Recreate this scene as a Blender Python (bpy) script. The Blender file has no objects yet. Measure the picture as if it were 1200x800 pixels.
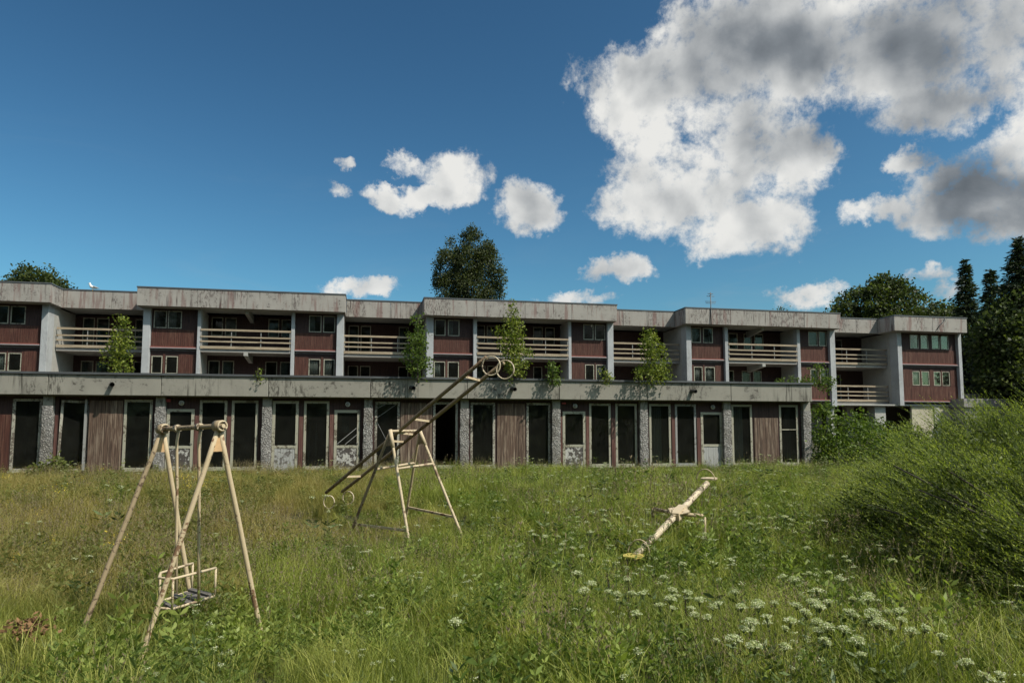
import bpy, math, random
import numpy as np
from math import sin, cos, pi, radians, atan2, hypot, atan, sqrt
from mathutils import Vector, Matrix

random.seed(7)
rng = np.random.default_rng(7)
scene = bpy.context.scene
COL = scene.collection

# ------------------------------------------------------------------ camera
F, PP, CX, CY = 830.0, 72.0, 600.0, 436.0
PITCH = atan(PP / F)
CAM = np.array([0.0, 0.0, 2.45])
cam_d = bpy.data.cameras.new("camera")
cam_d.sensor_width = 36.0
cam_d.lens = F / 1200 * 36
cam_d.shift_y = 36 / 1200
cam_d.clip_end = 3000
cam = bpy.data.objects.new("camera", cam_d)
cam.location = CAM
cam.rotation_euler = (pi / 2 + PITCH, 0, 0)
COL.objects.link(cam)
scene.camera = cam
FH = hypot(F, PP)


def ray(x, y):
    a = (x - CX) / F
    b = (CY - y) / F
    return np.array([a, cos(PITCH) - b * sin(PITCH), sin(PITCH) + b * cos(PITCH)])


def at(x, y, Y):
    """world point at distance Y along the view axis seen at photo pixel x, y"""
    r = ray(x, y)
    return CAM + r * (Y / r[1])


# ------------------------------------------------------------------ sun, sky, exposure
WANG = atan2(FH, 5018 - 600)        # facade direction of the low wing
UANG = atan2(FH, 4700 - 600)        # facade direction of the main block
uu = np.array([cos(WANG), sin(WANG), 0])
nn = np.array([-sin(WANG), cos(WANG), 0])
SUN = 1.15 * uu - 1.0 * nn + np.array([0, 0, 1.72])
SUN /= np.linalg.norm(SUN)
sun_el = math.asin(SUN[2])
sun_az = atan2(SUN[0], SUN[1])
sd = bpy.data.lights.new("sun", 'SUN')
sd.energy = 5.0
sd.angle = radians(0.5)
sd.color = (1.0, 0.93, 0.82)
so = bpy.data.objects.new("sun", sd)
so.rotation_euler = Vector(SUN).to_track_quat('Z', 'Y').to_euler()
so.location = (20, -20, 40)
COL.objects.link(so)

vs = scene.view_settings
vs.view_transform = 'Standard'
vs.look = 'None'
vs.exposure = 0.0
vs.gamma = 1.0


class NT:
    """small helper for writing node trees"""
    def __init__(self, tree):
        self.t = tree
        self.n = tree.nodes
        self.l = tree.links

    def _in(self, node, idx, v):
        if v is None:
            return
        s = node.inputs[idx]
        if isinstance(v, bpy.types.NodeSocket):
            self.l.new(v, s)
        else:
            s.default_value = v

    def math(self, op, a, b=None, c=None, clamp=False):
        nd = self.n.new('ShaderNodeMath')
        nd.operation = op
        nd.use_clamp = clamp
        self._in(nd, 0, a)
        self._in(nd, 1, b)
        self._in(nd, 2, c)
        return nd.outputs[0]

    def vmath(self, op, a, b=None):
        nd = self.n.new('ShaderNodeVectorMath')
        nd.operation = op
        self._in(nd, 0, a)
        self._in(nd, 1, b)
        return nd.outputs[0]

    def noise(self, vec, scale, detail=4, rough=0.55, dist=0.0, ntype=None):
        nd = self.n.new('ShaderNodeTexNoise')
        self._in(nd, 'Vector', vec)
        nd.inputs['Scale'].default_value = scale
        nd.inputs['Detail'].default_value = detail
        nd.inputs['Roughness'].default_value = rough
        nd.inputs['Distortion'].default_value = dist
        return nd.outputs['Fac']

    def ramp(self, v, stops, interp='LINEAR'):
        nd = self.n.new('ShaderNodeValToRGB')
        nd.color_ramp.interpolation = interp
        el = nd.color_ramp.elements
        while len(el) < len(stops):
            el.new(0.5)
        for e, (p, c) in zip(el, stops):
            e.position = p
            e.color = (c, c, c, 1) if not hasattr(c, '__len__') else (*c, 1)
        self._in(nd, 0, v)
        return nd.outputs[0]

    def smooth(self, v, a, b, ta=0.0, tb=1.0):
        nd = self.n.new('ShaderNodeMapRange')
        nd.interpolation_type = 'SMOOTHSTEP'
        self._in(nd, 'Value', v)
        nd.inputs['From Min'].default_value = a
        nd.inputs['From Max'].default_value = b
        nd.inputs['To Min'].default_value = ta
        nd.inputs['To Max'].default_value = tb
        return nd.outputs[0]

    def mix(self, f, a, b, blend='MIX'):
        nd = self.n.new('ShaderNodeMix')
        nd.data_type = 'RGBA'
        nd.blend_type = blend
        self._in(nd, 0, f)
        self._in(nd, 6, (*a, 1) if isinstance(a, tuple) and len(a) == 3 else a)
        self._in(nd, 7, (*b, 1) if isinstance(b, tuple) and len(b) == 3 else b)
        return nd.outputs[2]

    def comb(self, x, y, z):
        nd = self.n.new('ShaderNodeCombineXYZ')
        self._in(nd, 0, x)
        self._in(nd, 1, y)
        self._in(nd, 2, z)
        return nd.outputs[0]

    def mapping(self, vec, scale=(1, 1, 1), loc=(0, 0, 0)):
        nd = self.n.new('ShaderNodeMapping')
        self._in(nd, 0, vec)
        nd.inputs['Scale'].default_value = scale
        nd.inputs['Location'].default_value = loc
        return nd.outputs[0]


def build_world():
    w = bpy.data.worlds.new("World")
    scene.world = w
    w.use_nodes = True
    t = w.node_tree
    t.nodes.clear()
    N = NT(t)
    out = t.nodes.new('ShaderNodeOutputWorld')
    bg = t.nodes.new('ShaderNodeBackground')
    bg.inputs['Strength'].default_value = 0.054
    t.links.new(bg.outputs[0], out.inputs[0])
    sky = t.nodes.new('ShaderNodeTexSky')
    sky.sky_type = 'NISHITA'
    sky.sun_disc = False
    sky.sun_elevation = sun_el
    sky.sun_rotation = sun_az
    sky.altitude = 100
    sky.air_density = 1.0
    sky.dust_density = 2.0
    sky.ozone_density = 2.2
    skyc = N.mix(1.0, sky.outputs[0], (0.78, 1.0, 0.91), 'MULTIPLY')
    gm = t.nodes.new('ShaderNodeGamma')
    gm.inputs[1].default_value = 1.58
    t.links.new(skyc, gm.inputs[0])
    skyc = gm.outputs[0]
    tc = t.nodes.new('ShaderNodeTexCoord')
    d = tc.outputs['Generated']
    sx = t.nodes.new('ShaderNodeSeparateXYZ')
    t.links.new(d, sx.inputs[0])
    az = N.math('ARCTAN2', sx.outputs[0], sx.outputs[1])
    el = N.math('ARCSINE', sx.outputs[2])
    # one clump of cumulus per entry: centre and half sizes, given as photo pixels
    blobs = [(905, 52, 190, 92), (790, 95, 125, 62), (728, 122, 52, 42), (845, 190, 128, 66), (795, 238, 112, 40),
             (872, 262, 92, 40), (935, 195, 52, 52), (1060, 52, 160, 90), (1185, 45, 100, 95), (1100, 125, 90, 38),
             (1270, 60, 130, 110), (862, 142, 95, 42), (780, 160, 62, 36),
             (1150, 215, 92, 52), (1195, 170, 80, 46), (1100, 250, 70, 32), (1215, 240, 110, 40), (1005, 252, 32, 16), (1066, 190, 27, 13),
             (536, 208, 40, 36), (505, 232, 62, 17), (462, 228, 36, 14), (485, 193, 22, 12), (618, 245, 42, 34),
             (722, 317, 44, 18), (425, 341, 38, 13), (676, 349, 40, 10), (950, 350, 48, 17),
             (1092, 328, 22, 10), (1100, 343, 26, 9), (397, 226, 16, 9), (404, 190, 12, 8), (1045, 247, 50, 18)]
    p0 = N.comb(az, el, 0.0)
    # wander the coordinates so that the outlines billow
    wa = N.n.new('ShaderNodeTexNoise')
    wa.inputs['Scale'].default_value = 7.0
    wa.inputs['Detail'].default_value = 7
    wa.inputs['Roughness'].default_value = 0.6
    N.l.new(p0, wa.inputs['Vector'])
    wsep = t.nodes.new('ShaderNodeSeparateXYZ')
    t.links.new(wa.outputs['Color'], wsep.inputs[0])
    wb = N.n.new('ShaderNodeTexNoise')
    wb.inputs['Scale'].default_value = 32.0
    wb.inputs['Detail'].default_value = 6
    wb.inputs['Roughness'].default_value = 0.65
    N.l.new(p0, wb.inputs['Vector'])
    wsb = t.nodes.new('ShaderNodeSeparateXYZ')
    t.links.new(wb.outputs['Color'], wsb.inputs[0])
    azr, elr = az, el
    az = N.math('ADD', N.math('MULTIPLY_ADD', N.math('SUBTRACT', wsep.outputs[0], 0.5), 0.085, az), N.math('MULTIPLY', N.math('SUBTRACT', wsb.outputs[0], 0.5), 0.046))
    el = N.math('ADD', N.math('MULTIPLY_ADD', N.math('SUBTRACT', wsep.outputs[1], 0.5), 0.060, el), N.math('MULTIPLY', N.math('SUBTRACT', wsb.outputs[1], 0.5), 0.036))
    mx = None
    core = None
    for (px, py, rx, ry) in blobs:
        r = ray(px, py)
        r = r / np.linalg.norm(r)
        a0 = atan2(r[0], r[1])
        e0 = math.asin(r[2])
        r2 = ray(px + rx, py); r2 = r2 / np.linalg.norm(r2)
        r3 = ray(px, py - ry); r3 = r3 / np.linalg.norm(r3)
        ra = abs(atan2(r2[0], r2[1]) - a0)
        re = abs(math.asin(r3[2]) - e0)
        dx = N.math('MULTIPLY_ADD', az, 1 / ra, -a0 / ra)
        dy = N.math('MULTIPLY_ADD', el, 1 / re, -e0 / re)
        # flatter bases: distances below the centre count a little more
        q = N.math('MULTIPLY_ADD', dx, dx, N.math('MULTIPLY', dy, dy))
        b = N.math('MULTIPLY', N.math('SUBTRACT', 1.0, q), 1.0 if rx > 30 else 0.62)
        k = min(1.0, rx / 105.0)
        cb = N.math('MULTIPLY', b, k)
        mx = b if mx is None else N.math('SMOOTH_MAX', mx, b, 0.25)
        core = cb if core is None else N.math('SMOOTH_MAX', core, cb, 0.25)
    # the rest of the sky, away from the part in view, carries the same scattered cumulus
    az, el = azr, elr
    p = p0
    away = N.math('MAXIMUM', N.smooth(N.math('ABSOLUTE', az), 0.72, 0.95), N.smooth(el, 0.62, 0.8))
    gen = N.math('MULTIPLY_ADD', N.noise(d, 2.6, 2, 0.5), 7.0, -3.5)
    gen = N.math('MINIMUM', gen, 0.9)
    gen = N.math('MULTIPLY_ADD', N.math('SUBTRACT', gen, -3.0), away, -3.0)
    gen = N.math('SUBTRACT', gen, N.smooth(el, 0.12, 0.0, 0.0, 3.0))
    mx = N.math('MAXIMUM', mx, gen)
    # heavier, greyer parts of the big clouds
    heavy = None
    for (px, py, rx, ry) in ((1135, 252, 110, 34), (1010, 60, 90, 40), (1150, 40, 90, 50), (860, 60, 110, 26), (925, 160, 60, 24), (1130, 120, 120, 26)):
        r = ray(px, py); r = r / np.linalg.norm(r)
        hx = N.math('MULTIPLY_ADD', az, F / rx * (r[1] ** -1) * 0.9, -atan2(r[0], r[1]) * F / rx / r[1] * 0.9)
        hy = N.math('MULTIPLY_ADD', el, F / ry / r[1], -math.asin(r[2]) * F / ry / r[1])
        hb = N.math('SUBTRACT', 1.0, N.math('MULTIPLY_ADD', hx, hx, N.math('MULTIPLY', hy, hy)))
        heavy = hb if heavy is None else N.math('SMOOTH_MAX', heavy, hb, 0.3)
    heavy = N.smooth(heavy, -1.2, 1.0)
    core = N.math('MAXIMUM', core, gen)
    mx = N.math('MAXIMUM', mx, -2.0)
    f1 = N.noise(p, 9.0, 10, 0.62, 0.25)
    f2 = N.noise(p, 30.0, 8, 0.66, 0.15)
    off = N.vmath('ADD', p, (0.018, 0.026, 0.0))
    g1 = N.noise(off, 8.0, 3, 0.45, 0.2)
    h1 = N.noise(p, 8.0, 3, 0.45, 0.2)
    g2 = N.noise(p, 4.2, 3, 0.5, 0.2)
    dens = N.math('MULTIPLY_ADD', N.math('SUBTRACT', f1, 0.5), 2.8, mx)
    dens = N.math('MULTIPLY_ADD', N.math('SUBTRACT', f2, 0.5), 2.0, dens)
    cov = N.smooth(N.math('MULTIPLY_ADD', N.math('SUBTRACT', N.noise(p, 85.0, 5, 0.7, 0.2), 0.5), 0.9, dens), -0.22, 0.80)
    # billows: brighter on the side turned to the sun, greyer where the cloud is thick
    relief = N.math('SUBTRACT', h1, g1)
    thick = N.smooth(N.math('ADD', core, N.math('MULTIPLY_ADD', g2, 3.2, -1.6)), 0.1, 1.35)
    bri = N.math('MULTIPLY_ADD', relief, 1.7, 0.90)
    bri = N.math('MULTIPLY_ADD', thick, -0.36, bri)
    bri = N.math('MULTIPLY_ADD', heavy, -0.18, bri)
    bri = N.math('MULTIPLY_ADD', N.math('MULTIPLY', N.smooth(el, 0.36, 0.24), N.smooth(az, 0.44, 0.58)), -0.27, bri)
    bri = N.math('MULTIPLY_ADD', N.math('SUBTRACT', f2, 0.5), 0.10, bri)
    bri = N.math('MULTIPLY_ADD', N.math('SUBTRACT', f1, 0.5), 0.75, bri)
    cc = N.ramp(bri, [(0.0, (2.0, 2.3, 2.6)), (0.30, (4.2, 4.6, 5.0)), (0.60, (8.8, 9.1, 9.2)), (0.85, (13.2, 13.3, 13.0)), (1.0, (15.5, 15.4, 14.8))])
    # faint high cirrus low on the left
    ci = N.noise(N.mapping(p, (2.2, 9.0, 1)), 2.0, 6, 0.6, 0.8)
    cim = N.math('MULTIPLY', N.math('MULTIPLY', N.smooth(ci, 0.5, 0.85), N.smooth(el, 0.45, 0.1)), 0.16)
    skyc = N.mix(cim, skyc, (7.5, 8.4, 8.8))
    t.links.new(N.mix(N.math('MULTIPLY', cov, 0.97), skyc, cc), bg.inputs[0])


build_world()

# ------------------------------------------------------------------ tagging and mesh helpers


def tag(o, label=None, cat=None, group=None, kind=None):
    if label:
        o['label'] = label
    if cat:
        o['category'] = cat
    if group:
        o['group'] = group
    if kind:
        o['kind'] = kind
    return o


def empty(name, loc=(0, 0, 0), rz=0.0, parent=None):
    o = bpy.data.objects.new(name, None)
    o.location = loc
    o.rotation_euler = (0, 0, rz)
    o.empty_display_size = 0.2
    COL.objects.link(o)
    if parent:
        o.parent = parent
    return o


class MB:
    def __init__(self):
        self.v = []
        self.f = []
        self.s = []

    def box(self, x0, x1, y0, y1, z0, z1, tz=None):
        if x1 < x0: x0, x1 = x1, x0
        if y1 < y0: y0, y1 = y1, y0
        if z1 < z0: z0, z1 = z1, z0
        b = len(self.v)
        self.v += [(x0, y0, z0), (x1, y0, z0), (x1, y1, z0), (x0, y1, z0), (x0, y0, z1), (x1, y0, z1), (x1, y1, z1), (x0, y1, z1)]
        self.f += [(b, b + 3, b + 2, b + 1), (b + 4, b + 5, b + 6, b + 7), (b, b + 1, b + 5, b + 4), (b + 1, b + 2, b + 6, b + 5),
                   (b + 2, b + 3, b + 7, b + 6), (b + 3, b, b + 4, b + 7)]
        self.s += [False] * 6
        return self

    def hexa(self, pts):
        b = len(self.v)
        self.v += [tuple(p) for p in pts]
        self.f += [(b, b + 3, b + 2, b + 1), (b + 4, b + 5, b + 6, b + 7), (b, b + 1, b + 5, b + 4), (b + 1, b + 2, b + 6, b + 5),
                   (b + 2, b + 3, b + 7, b + 6), (b + 3, b, b + 4, b + 7)]
        self.s += [False] * 6
        return self

    def tube(self, pts, r, n=8, closed=False, caps=True):
        pts = [Vector(p) for p in pts]
        m = len(pts)
        rs = list(r) if hasattr(r, '__len__') else [r] * m
        b = len(self.v)
        prev = None
        for i, p in enumerate(pts):
            if closed:
                t = pts[(i + 1) % m] - pts[i - 1]
            else:
                t = pts[min(i + 1, m - 1)] - pts[max(i - 1, 0)]
            t.normalize()
            if prev is None:
                a = Vector((0, 0, 1)) if abs(t.z) < 0.9 else Vector((1, 0, 0))
                nrm = t.cross(a).normalized()
            else:
                nrm = (prev - t * prev.dot(t))
                if nrm.length < 1e-6:
                    nrm = t.orthogonal()
                nrm.normalize()
            prev = nrm
            bi = t.cross(nrm)
            for k in range(n):
                an = 2 * pi * k / n
                self.v.append(tuple(p + (nrm * cos(an) + bi * sin(an)) * rs[i]))
        segs = m if closed else m - 1
        for i in range(segs):
            j = (i + 1) % m
            for k in range(n):
                k2 = (k + 1) % n
                self.f.append((b + i * n + k, b + i * n + k2, b + j * n + k2, b + j * n + k))
                self.s.append(True)
        if caps and not closed:
            self.f.append(tuple(b + k for k in reversed(range(n))))
            self.f.append(tuple(b + (m - 1) * n + k for k in range(n)))
            self.s += [False, False]
        return self

    def beam(self, p, q, w, h, up=(0, 0, 1)):
        """rectangular bar from p to q, w across and h along up"""
        p, q = Vector(p), Vector(q)
        t = (q - p).normalized()
        s = t.cross(Vector(up)).normalized() * (w / 2)
        u2 = s.normalized().cross(t) * (h / 2)
        self.hexa([p - s - u2, p + s - u2, q + s - u2, q - s - u2, p - s + u2, p + s + u2, q + s + u2, q - s + u2])
        return self

    def ring(self, c, ax, R, r, n=28, k=6):
        ax = Vector(ax).normalized()
        a = ax.orthogonal().normalized()
        b = ax.cross(a)
        c = Vector(c)
        return self.tube([c + (a * cos(2 * pi * i / n) + b * sin(2 * pi * i / n)) * R for i in range(n)], r, k, closed=True)

    def disc(self, c, ax, R, th, n=20):
        ax = Vector(ax).normalized()
        c = Vector(c)
        return self.tube([c - ax * th / 2, c + ax * th / 2], R, n)

    def sphere(self, c, r, n=10, m=7, sc=(1, 1, 1)):
        b = len(self.v)
        for i in range(m + 1):
            th = pi * i / m
            for k in range(n):
                an = 2 * pi * k / n
                self.v.append((c[0] + r * sc[0] * sin(th) * cos(an), c[1] + r * sc[1] * sin(th) * sin(an), c[2] + r * sc[2] * cos(th)))
        for i in range(m):
            for k in range(n):
                k2 = (k + 1) % n
                self.f.append((b + i * n + k, b + (i + 1) * n + k, b + (i + 1) * n + k2, b + i * n + k2))
                self.s.append(True)
        return self

    def build(self, name, mat, parent=None, kind=None):
        me = bpy.data.meshes.new(name)
        me.from_pydata(self.v, [], self.f)
        me.polygons.foreach_set('use_smooth', self.s)
        me.materials.append(mat)
        me.update()
        o = bpy.data.objects.new(name, me)
        COL.objects.link(o)
        if parent:
            o.parent = parent
        if kind:
            o['kind'] = kind
        return o


def bevel(o, w=0.01):
    m = o.modifiers.new('bevel', 'BEVEL')
    m.width = w
    m.segments = 1
    m.limit_method = 'ANGLE'
    return o


def np_mesh(name, verts, faces, mat, parent=None, kind=None, smooth=False):
    """verts (n,3), faces (m,4) or (m,3) arrays"""
    me = bpy.data.meshes.new(name)
    nv, nf, k = len(verts), len(faces), faces.shape[1]
    me.vertices.add(nv)
    me.vertices.foreach_set('co', np.asarray(verts, dtype=np.float32).ravel())
    me.loops.add(nf * k)
    me.loops.foreach_set('vertex_index', np.asarray(faces, dtype=np.int32).ravel())
    me.polygons.add(nf)
    me.polygons.foreach_set('loop_start', np.arange(0, nf * k, k, dtype=np.int32))
    if smooth:
        me.polygons.foreach_set('use_smooth', np.ones(nf, dtype=bool))
    me.materials.append(mat)
    me.update(calc_edges=True)
    me.validate()
    o = bpy.data.objects.new(name, me)
    COL.objects.link(o)
    if parent:
        o.parent = parent
    if kind:
        o['kind'] = kind
    return o


def unit(a):
    return a / np.maximum(np.linalg.norm(a, axis=-1, keepdims=True), 1e-9)


def leaf_quads(base, direc, length, width, fold=0.0):
    """diamond leaves: base point, direction along the leaf, arrays of length and width"""
    n = len(base)
    d = unit(direc)
    side = unit(np.cross(d, rng.normal(size=(n, 3))))
    up = np.cross(side, d)
    L = np.asarray(length).reshape(-1, 1) * np.ones((n, 1))
    W = np.asarray(width).reshape(-1, 1) * np.ones((n, 1))
    v = np.empty((n, 4, 3))
    v[:, 0] = base
    v[:, 1] = base + d * L * 0.45 + side * W * 0.5 + up * W * fold
    v[:, 2] = base + d * L
    v[:, 3] = base + d * L * 0.45 - side * W * 0.5 + up * W * fold
    f = np.arange(n * 4).reshape(n, 4)
    return v.reshape(-1, 3), f


def merge(parts):
    vs_, fs_, o = [], [], 0
    for v, f in parts:
        vs_.append(v)
        fs_.append(f + o)
        o += len(v)
    return np.concatenate(vs_), np.concatenate(fs_)


# ------------------------------------------------------------------ materials
def mat(name, fn):
    m = bpy.data.materials.new(name)
    m.use_nodes = True
    t = m.node_tree
    t.nodes.clear()
    out = t.nodes.new('ShaderNodeOutputMaterial')
    b = t.nodes.new('ShaderNodeBsdfPrincipled')
    t.links.new(b.outputs[0], out.inputs[0])
    fn(NT(t), b, out)
    return m


def setc(N, b, c):
    N._in(b, 'Base Color', (*c, 1) if isinstance(c, tuple) else c)


def bump(N, b, h, strength, dist=0.02):
    nd = N.n.new('ShaderNodeBump')
    nd.inputs['Strength'].default_value = strength
    nd.inputs['Distance'].default_value = dist
    N.l.new(h, nd.inputs['Height'])
    N.l.new(nd.outputs[0], b.inputs['Normal'])


def ocoord(N):
    return N.n.new('ShaderNodeTexCoord').outputs['Object']


def rnd(N):
    return N.n.new('ShaderNodeObjectInfo').outputs['Random']


def concrete(base, dark, stain=0.5, red=0.0, lowdirt=0.0, scale=1.0):
    def fn(N, b, out):
        c = ocoord(N)
        c2 = N.vmath('ADD', c, N.comb(0.0, N.math('MULTIPLY', rnd(N), 13.0), 0.0))
        big = N.noise(c2, 0.9 * scale, 5, 0.6, 0.3)
        fine = N.noise(c2, 24 * scale, 6, 0.7)
        # run-off streaks: stretched along z, thickened where the large noise says so
        st = N.noise(N.mapping(c2, (7.0, 7.0, 0.35)), 1.0, 6, 0.65, 0.15)
        patch = N.noise(N.mapping(c2, (0.55, 0.55, 0.3)), 1.0, 3, 0.5)
        streak = N.math('MULTIPLY', N.smooth(st, 0.50, 0.66), N.smooth(patch, 0.52, 0.64))
        spots = N.math('MULTIPLY', N.smooth(N.noise(c2, 5.5, 8, 0.72), 0.52, 0.64), N.smooth(big, 0.44, 0.60))
        col = N.mix(N.smooth(big, 0.3, 0.75), base, tuple(v * 0.8 for v in base))
        col = N.mix(N.math('MULTIPLY', fine, 0.35), col, tuple(v * 0.62 for v in base))
        col = N.mix(N.math('MULTIPLY', spots, stain), col, dark)
        col = N.mix(N.math('MULTIPLY', streak, min(1, stain * 1.5)), col, dark)
        blot = N.math('MULTIPLY', N.smooth(N.noise(N.mapping(c2, (11, 11, 3.0), (3, 1, 4)), 1.0, 8, 0.72), 0.47, 0.60),
                      N.smooth(N.noise(N.mapping(c2, (0.42, 0.42, 0.2), (9, 0, 1)), 1.0, 2, 0.5), 0.53, 0.60))
        col = N.mix(N.math('MULTIPLY', blot, min(1, stain)), col, dark)
        if red:
            rs = N.smooth(N.noise(N.mapping(c2, (3.0, 3.0, 0.3), (5, 0, 2)), 1.0, 5, 0.6), 0.52, 0.66)
            col = N.mix(N.math('MULTIPLY', rs, red), col, (0.16, 0.075, 0.065))
        setc(N, b, col)
        b.inputs['Roughness'].default_value = 0.9
        h = N.math('ADD', fine, N.math('MULTIPLY', spots, -0.8))
        bump(N, b, h, 0.35, 0.01)
    return fn


def roughcast(N, b, out):
    c = ocoord(N)
    c2 = N.vmath('ADD', c, N.comb(N.math('MULTIPLY', rnd(N), 9.0), 0.0, 0.0))
    vo = N.n.new('ShaderNodeTexVoronoi')
    vo.inputs['Scale'].default_value = 17
    vo.inputs['Detail'].default_value = 1
    N.l.new(c2, vo.inputs['Vector'])
    ns = N.noise(c2, 30, 5, 0.75)
    h = N.math('ADD', N.math('MULTIPLY', vo.outputs['Distance'], -1.2), ns)
    col = N.mix(N.smooth(h, -0.35, 0.3), (0.20, 0.19, 0.18), (0.62, 0.60, 0.57))
    col = N.mix(N.smooth(N.noise(c2, 1.4, 3), 0.45, 0.7), col, N.mix(1.0, col, (0.72, 0.7, 0.66), 'MULTIPLY'))
    setc(N, b, col)
    b.inputs['Roughness'].default_value = 0.95
    bump(N, b, h, 0.8, 0.03)


def wood(base, worn, wornamt=0.5, vert=True, rough=0.8):
    def fn(N, b, out):
        c = ocoord(N)
        r = rnd(N)
        c2 = N.vmath('ADD', c, N.comb(N.math('MULTIPLY', r, 17.0), 0.0, N.math('MULTIPLY', r, 5.0)))
        grain = N.noise(N.mapping(c2, (26, 26, 1.1) if vert else (1.1, 26, 26)), 1.0, 6, 0.65, 0.3)
        pat = N.noise(N.mapping(c2, (3.2, 3.2, 0.9) if vert else (0.9, 3.2, 3.2)), 1.0, 6, 0.65)
        w = N.smooth(N.math('ADD', N.math('MULTIPLY', grain, 0.6), N.math('MULTIPLY', pat, 0.6)), 0.56, 0.76)
        col = N.mix(N.math('MULTIPLY', w, wornamt), base, worn)
        col = N.mix(N.smooth(grain, 0.52, 0.36), col, tuple(v * 0.45 for v in base))
        col = N.mix(N.math('MULTIPLY', r, 0.35), col, tuple(v * 0.55 for v in base))
        setc(N, b, col)
        b.inputs['Roughness'].default_value = rough
        bump(N, b, grain, 0.4, 0.008)
    return fn


def peel(base, under, amt=0.5, sc=9.0, rough=0.6):
    """old paint that flakes off what it covers"""
    def fn(N, b, out):
        c = ocoord(N)
        r = rnd(N)
        c2 = N.vmath('ADD', c, N.comb(N.math('MULTIPLY', r, 11.0), N.math('MULTIPLY', r, 7.0), 0.0))
        a = N.noise(c2, sc, 9, 0.7, 0.2)
        big = N.noise(c2, 1.5, 3, 0.5)
        k = N.smooth(N.math('ADD', a, N.math('MULTIPLY_ADD', big, 0.5, -0.25)), 0.66 - 0.2 * amt, 0.70 - 0.2 * amt)
        col = N.mix(N.math('MULTIPLY', big, 0.4), base, tuple(v * 0.7 for v in base))
        col = N.mix(k, col, under)
        setc(N, b, col)
        b.inputs['Roughness'].default_value = rough
        bump(N, b, N.math('SUBTRACT', 1.0, k), 0.3, 0.004)
    return fn


def plain(c, rough=0.8, var=0.3, sc=3.0):
    def fn(N, b, out):
        k = N.noise(ocoord(N), sc, 5, 0.6)
        setc(N, b, N.mix(k, tuple(v * (1 + var) for v in c), tuple(v * (1 - var) for v in c)))
        b.inputs['Roughness'].default_value = rough
    return fn


def glassfn(N, b, out):
    t = N.t
    tr = t.nodes.new('ShaderNodeBsdfTransparent')
    tr.inputs[0].default_value = (0.62, 0.66, 0.64, 1)
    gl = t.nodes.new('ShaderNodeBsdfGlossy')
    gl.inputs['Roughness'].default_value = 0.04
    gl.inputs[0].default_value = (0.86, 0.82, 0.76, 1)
    df = t.nodes.new('ShaderNodeBsdfDiffuse')
    df.inputs[0].default_value = (0.16, 0.16, 0.14, 1)
    fr = t.nodes.new('ShaderNodeFresnel')
    fr.inputs[0].default_value = 1.5
    m1 = t.nodes.new('ShaderNodeMixShader')
    t.links.new(N.math('MULTIPLY', N.noise(ocoord(N), 2.5, 5, 0.65), 0.09), m1.inputs[0])
    t.links.new(tr.outputs[0], m1.inputs[1])
    t.links.new(df.outputs[0], m1.inputs[2])
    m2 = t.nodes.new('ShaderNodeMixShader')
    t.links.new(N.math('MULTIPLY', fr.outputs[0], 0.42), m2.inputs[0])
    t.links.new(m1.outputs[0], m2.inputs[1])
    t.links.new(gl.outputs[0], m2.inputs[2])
    # old sheet glass is never quite flat
    bp = t.nodes.new('ShaderNodeBump')
    bp.inputs['Strength'].default_value = 0.08
    bp.inputs['Distance'].default_value = 0.02
    t.links.new(N.noise(ocoord(N), 1.3, 2), bp.inputs['Height'])
    t.links.new(bp.outputs[0], gl.inputs['Normal'])
    t.links.new(m2.outputs[0], out.inputs[0])


def foliage(cols, scale=1.2, trans=0.35, use_rand=False, rough=0.55, dry=None, spec=0.3):
    """leaf colours (three) mixed by clump noise in world space"""
    def fn(N, b, out):
        t = N.t
        geo = t.nodes.new('ShaderNodeNewGeometry')
        p = geo.outputs['Position']
        k = N.noise(p, scale, 4, 0.6)
        k2 = N.noise(p, scale * 9, 3, 0.6)
        v = N.math('MULTIPLY_ADD', k2, 0.55, N.math('MULTIPLY', k, 0.45))
        if use_rand:
            v = N.math('ADD', N.math('MULTIPLY', v, 0.65), N.math('MULTIPLY', rnd(N), 0.35))
        else:
            v = N.math('MULTIPLY_ADD', geo.outputs['Random Per Island'], 0.4, N.math('MULTIPLY', v, 0.6))
        col = N.ramp(v, [(0.28, cols[0]), (0.5, cols[1]), (0.72, cols[2])])
        if dry:
            s = t.nodes.new('ShaderNodeSeparateXYZ')
            t.links.new(p, s.inputs[0])
            # the left of the bank is dry and brown, the right lush
            side = N.smooth(s.outputs[0], 1.5, -7.0)
            pn = N.noise(p, 0.42, 4, 0.6, 0.4)
            far = N.smooth(s.outputs[1], 8.0, 10.5)
            m = N.smooth(N.math('MULTIPLY_ADD', side, 0.34, pn), 0.60, 0.86)
            m = N.math('MULTIPLY', m, N.math('MULTIPLY_ADD', far, 0.8, 0.2))
            tip = N.math('MULTIPLY_ADD', rnd(N), 0.5, 0.45)
            col = N.mix(N.math('MULTIPLY', m, tip), col, dry)
        setc(N, b, col)
        b.inputs['Roughness'].default_value = rough
        b.inputs['Specular IOR Level'].default_value = spec
        tl = t.nodes.new('ShaderNodeBsdfTranslucent')
        t.links.new(N.mix(1.0, col, (1.2, 1.3, 0.6), 'MULTIPLY'), tl.inputs[0])
        ms = t.nodes.new('ShaderNodeMixShader')
        ms.inputs[0].default_value = trans
        t.links.new(b.outputs[0], ms.inputs[1])
        t.links.new(tl.outputs[0], ms.inputs[2])
        t.links.new(ms.outputs[0], out.inputs[0])
    return fn


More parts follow.
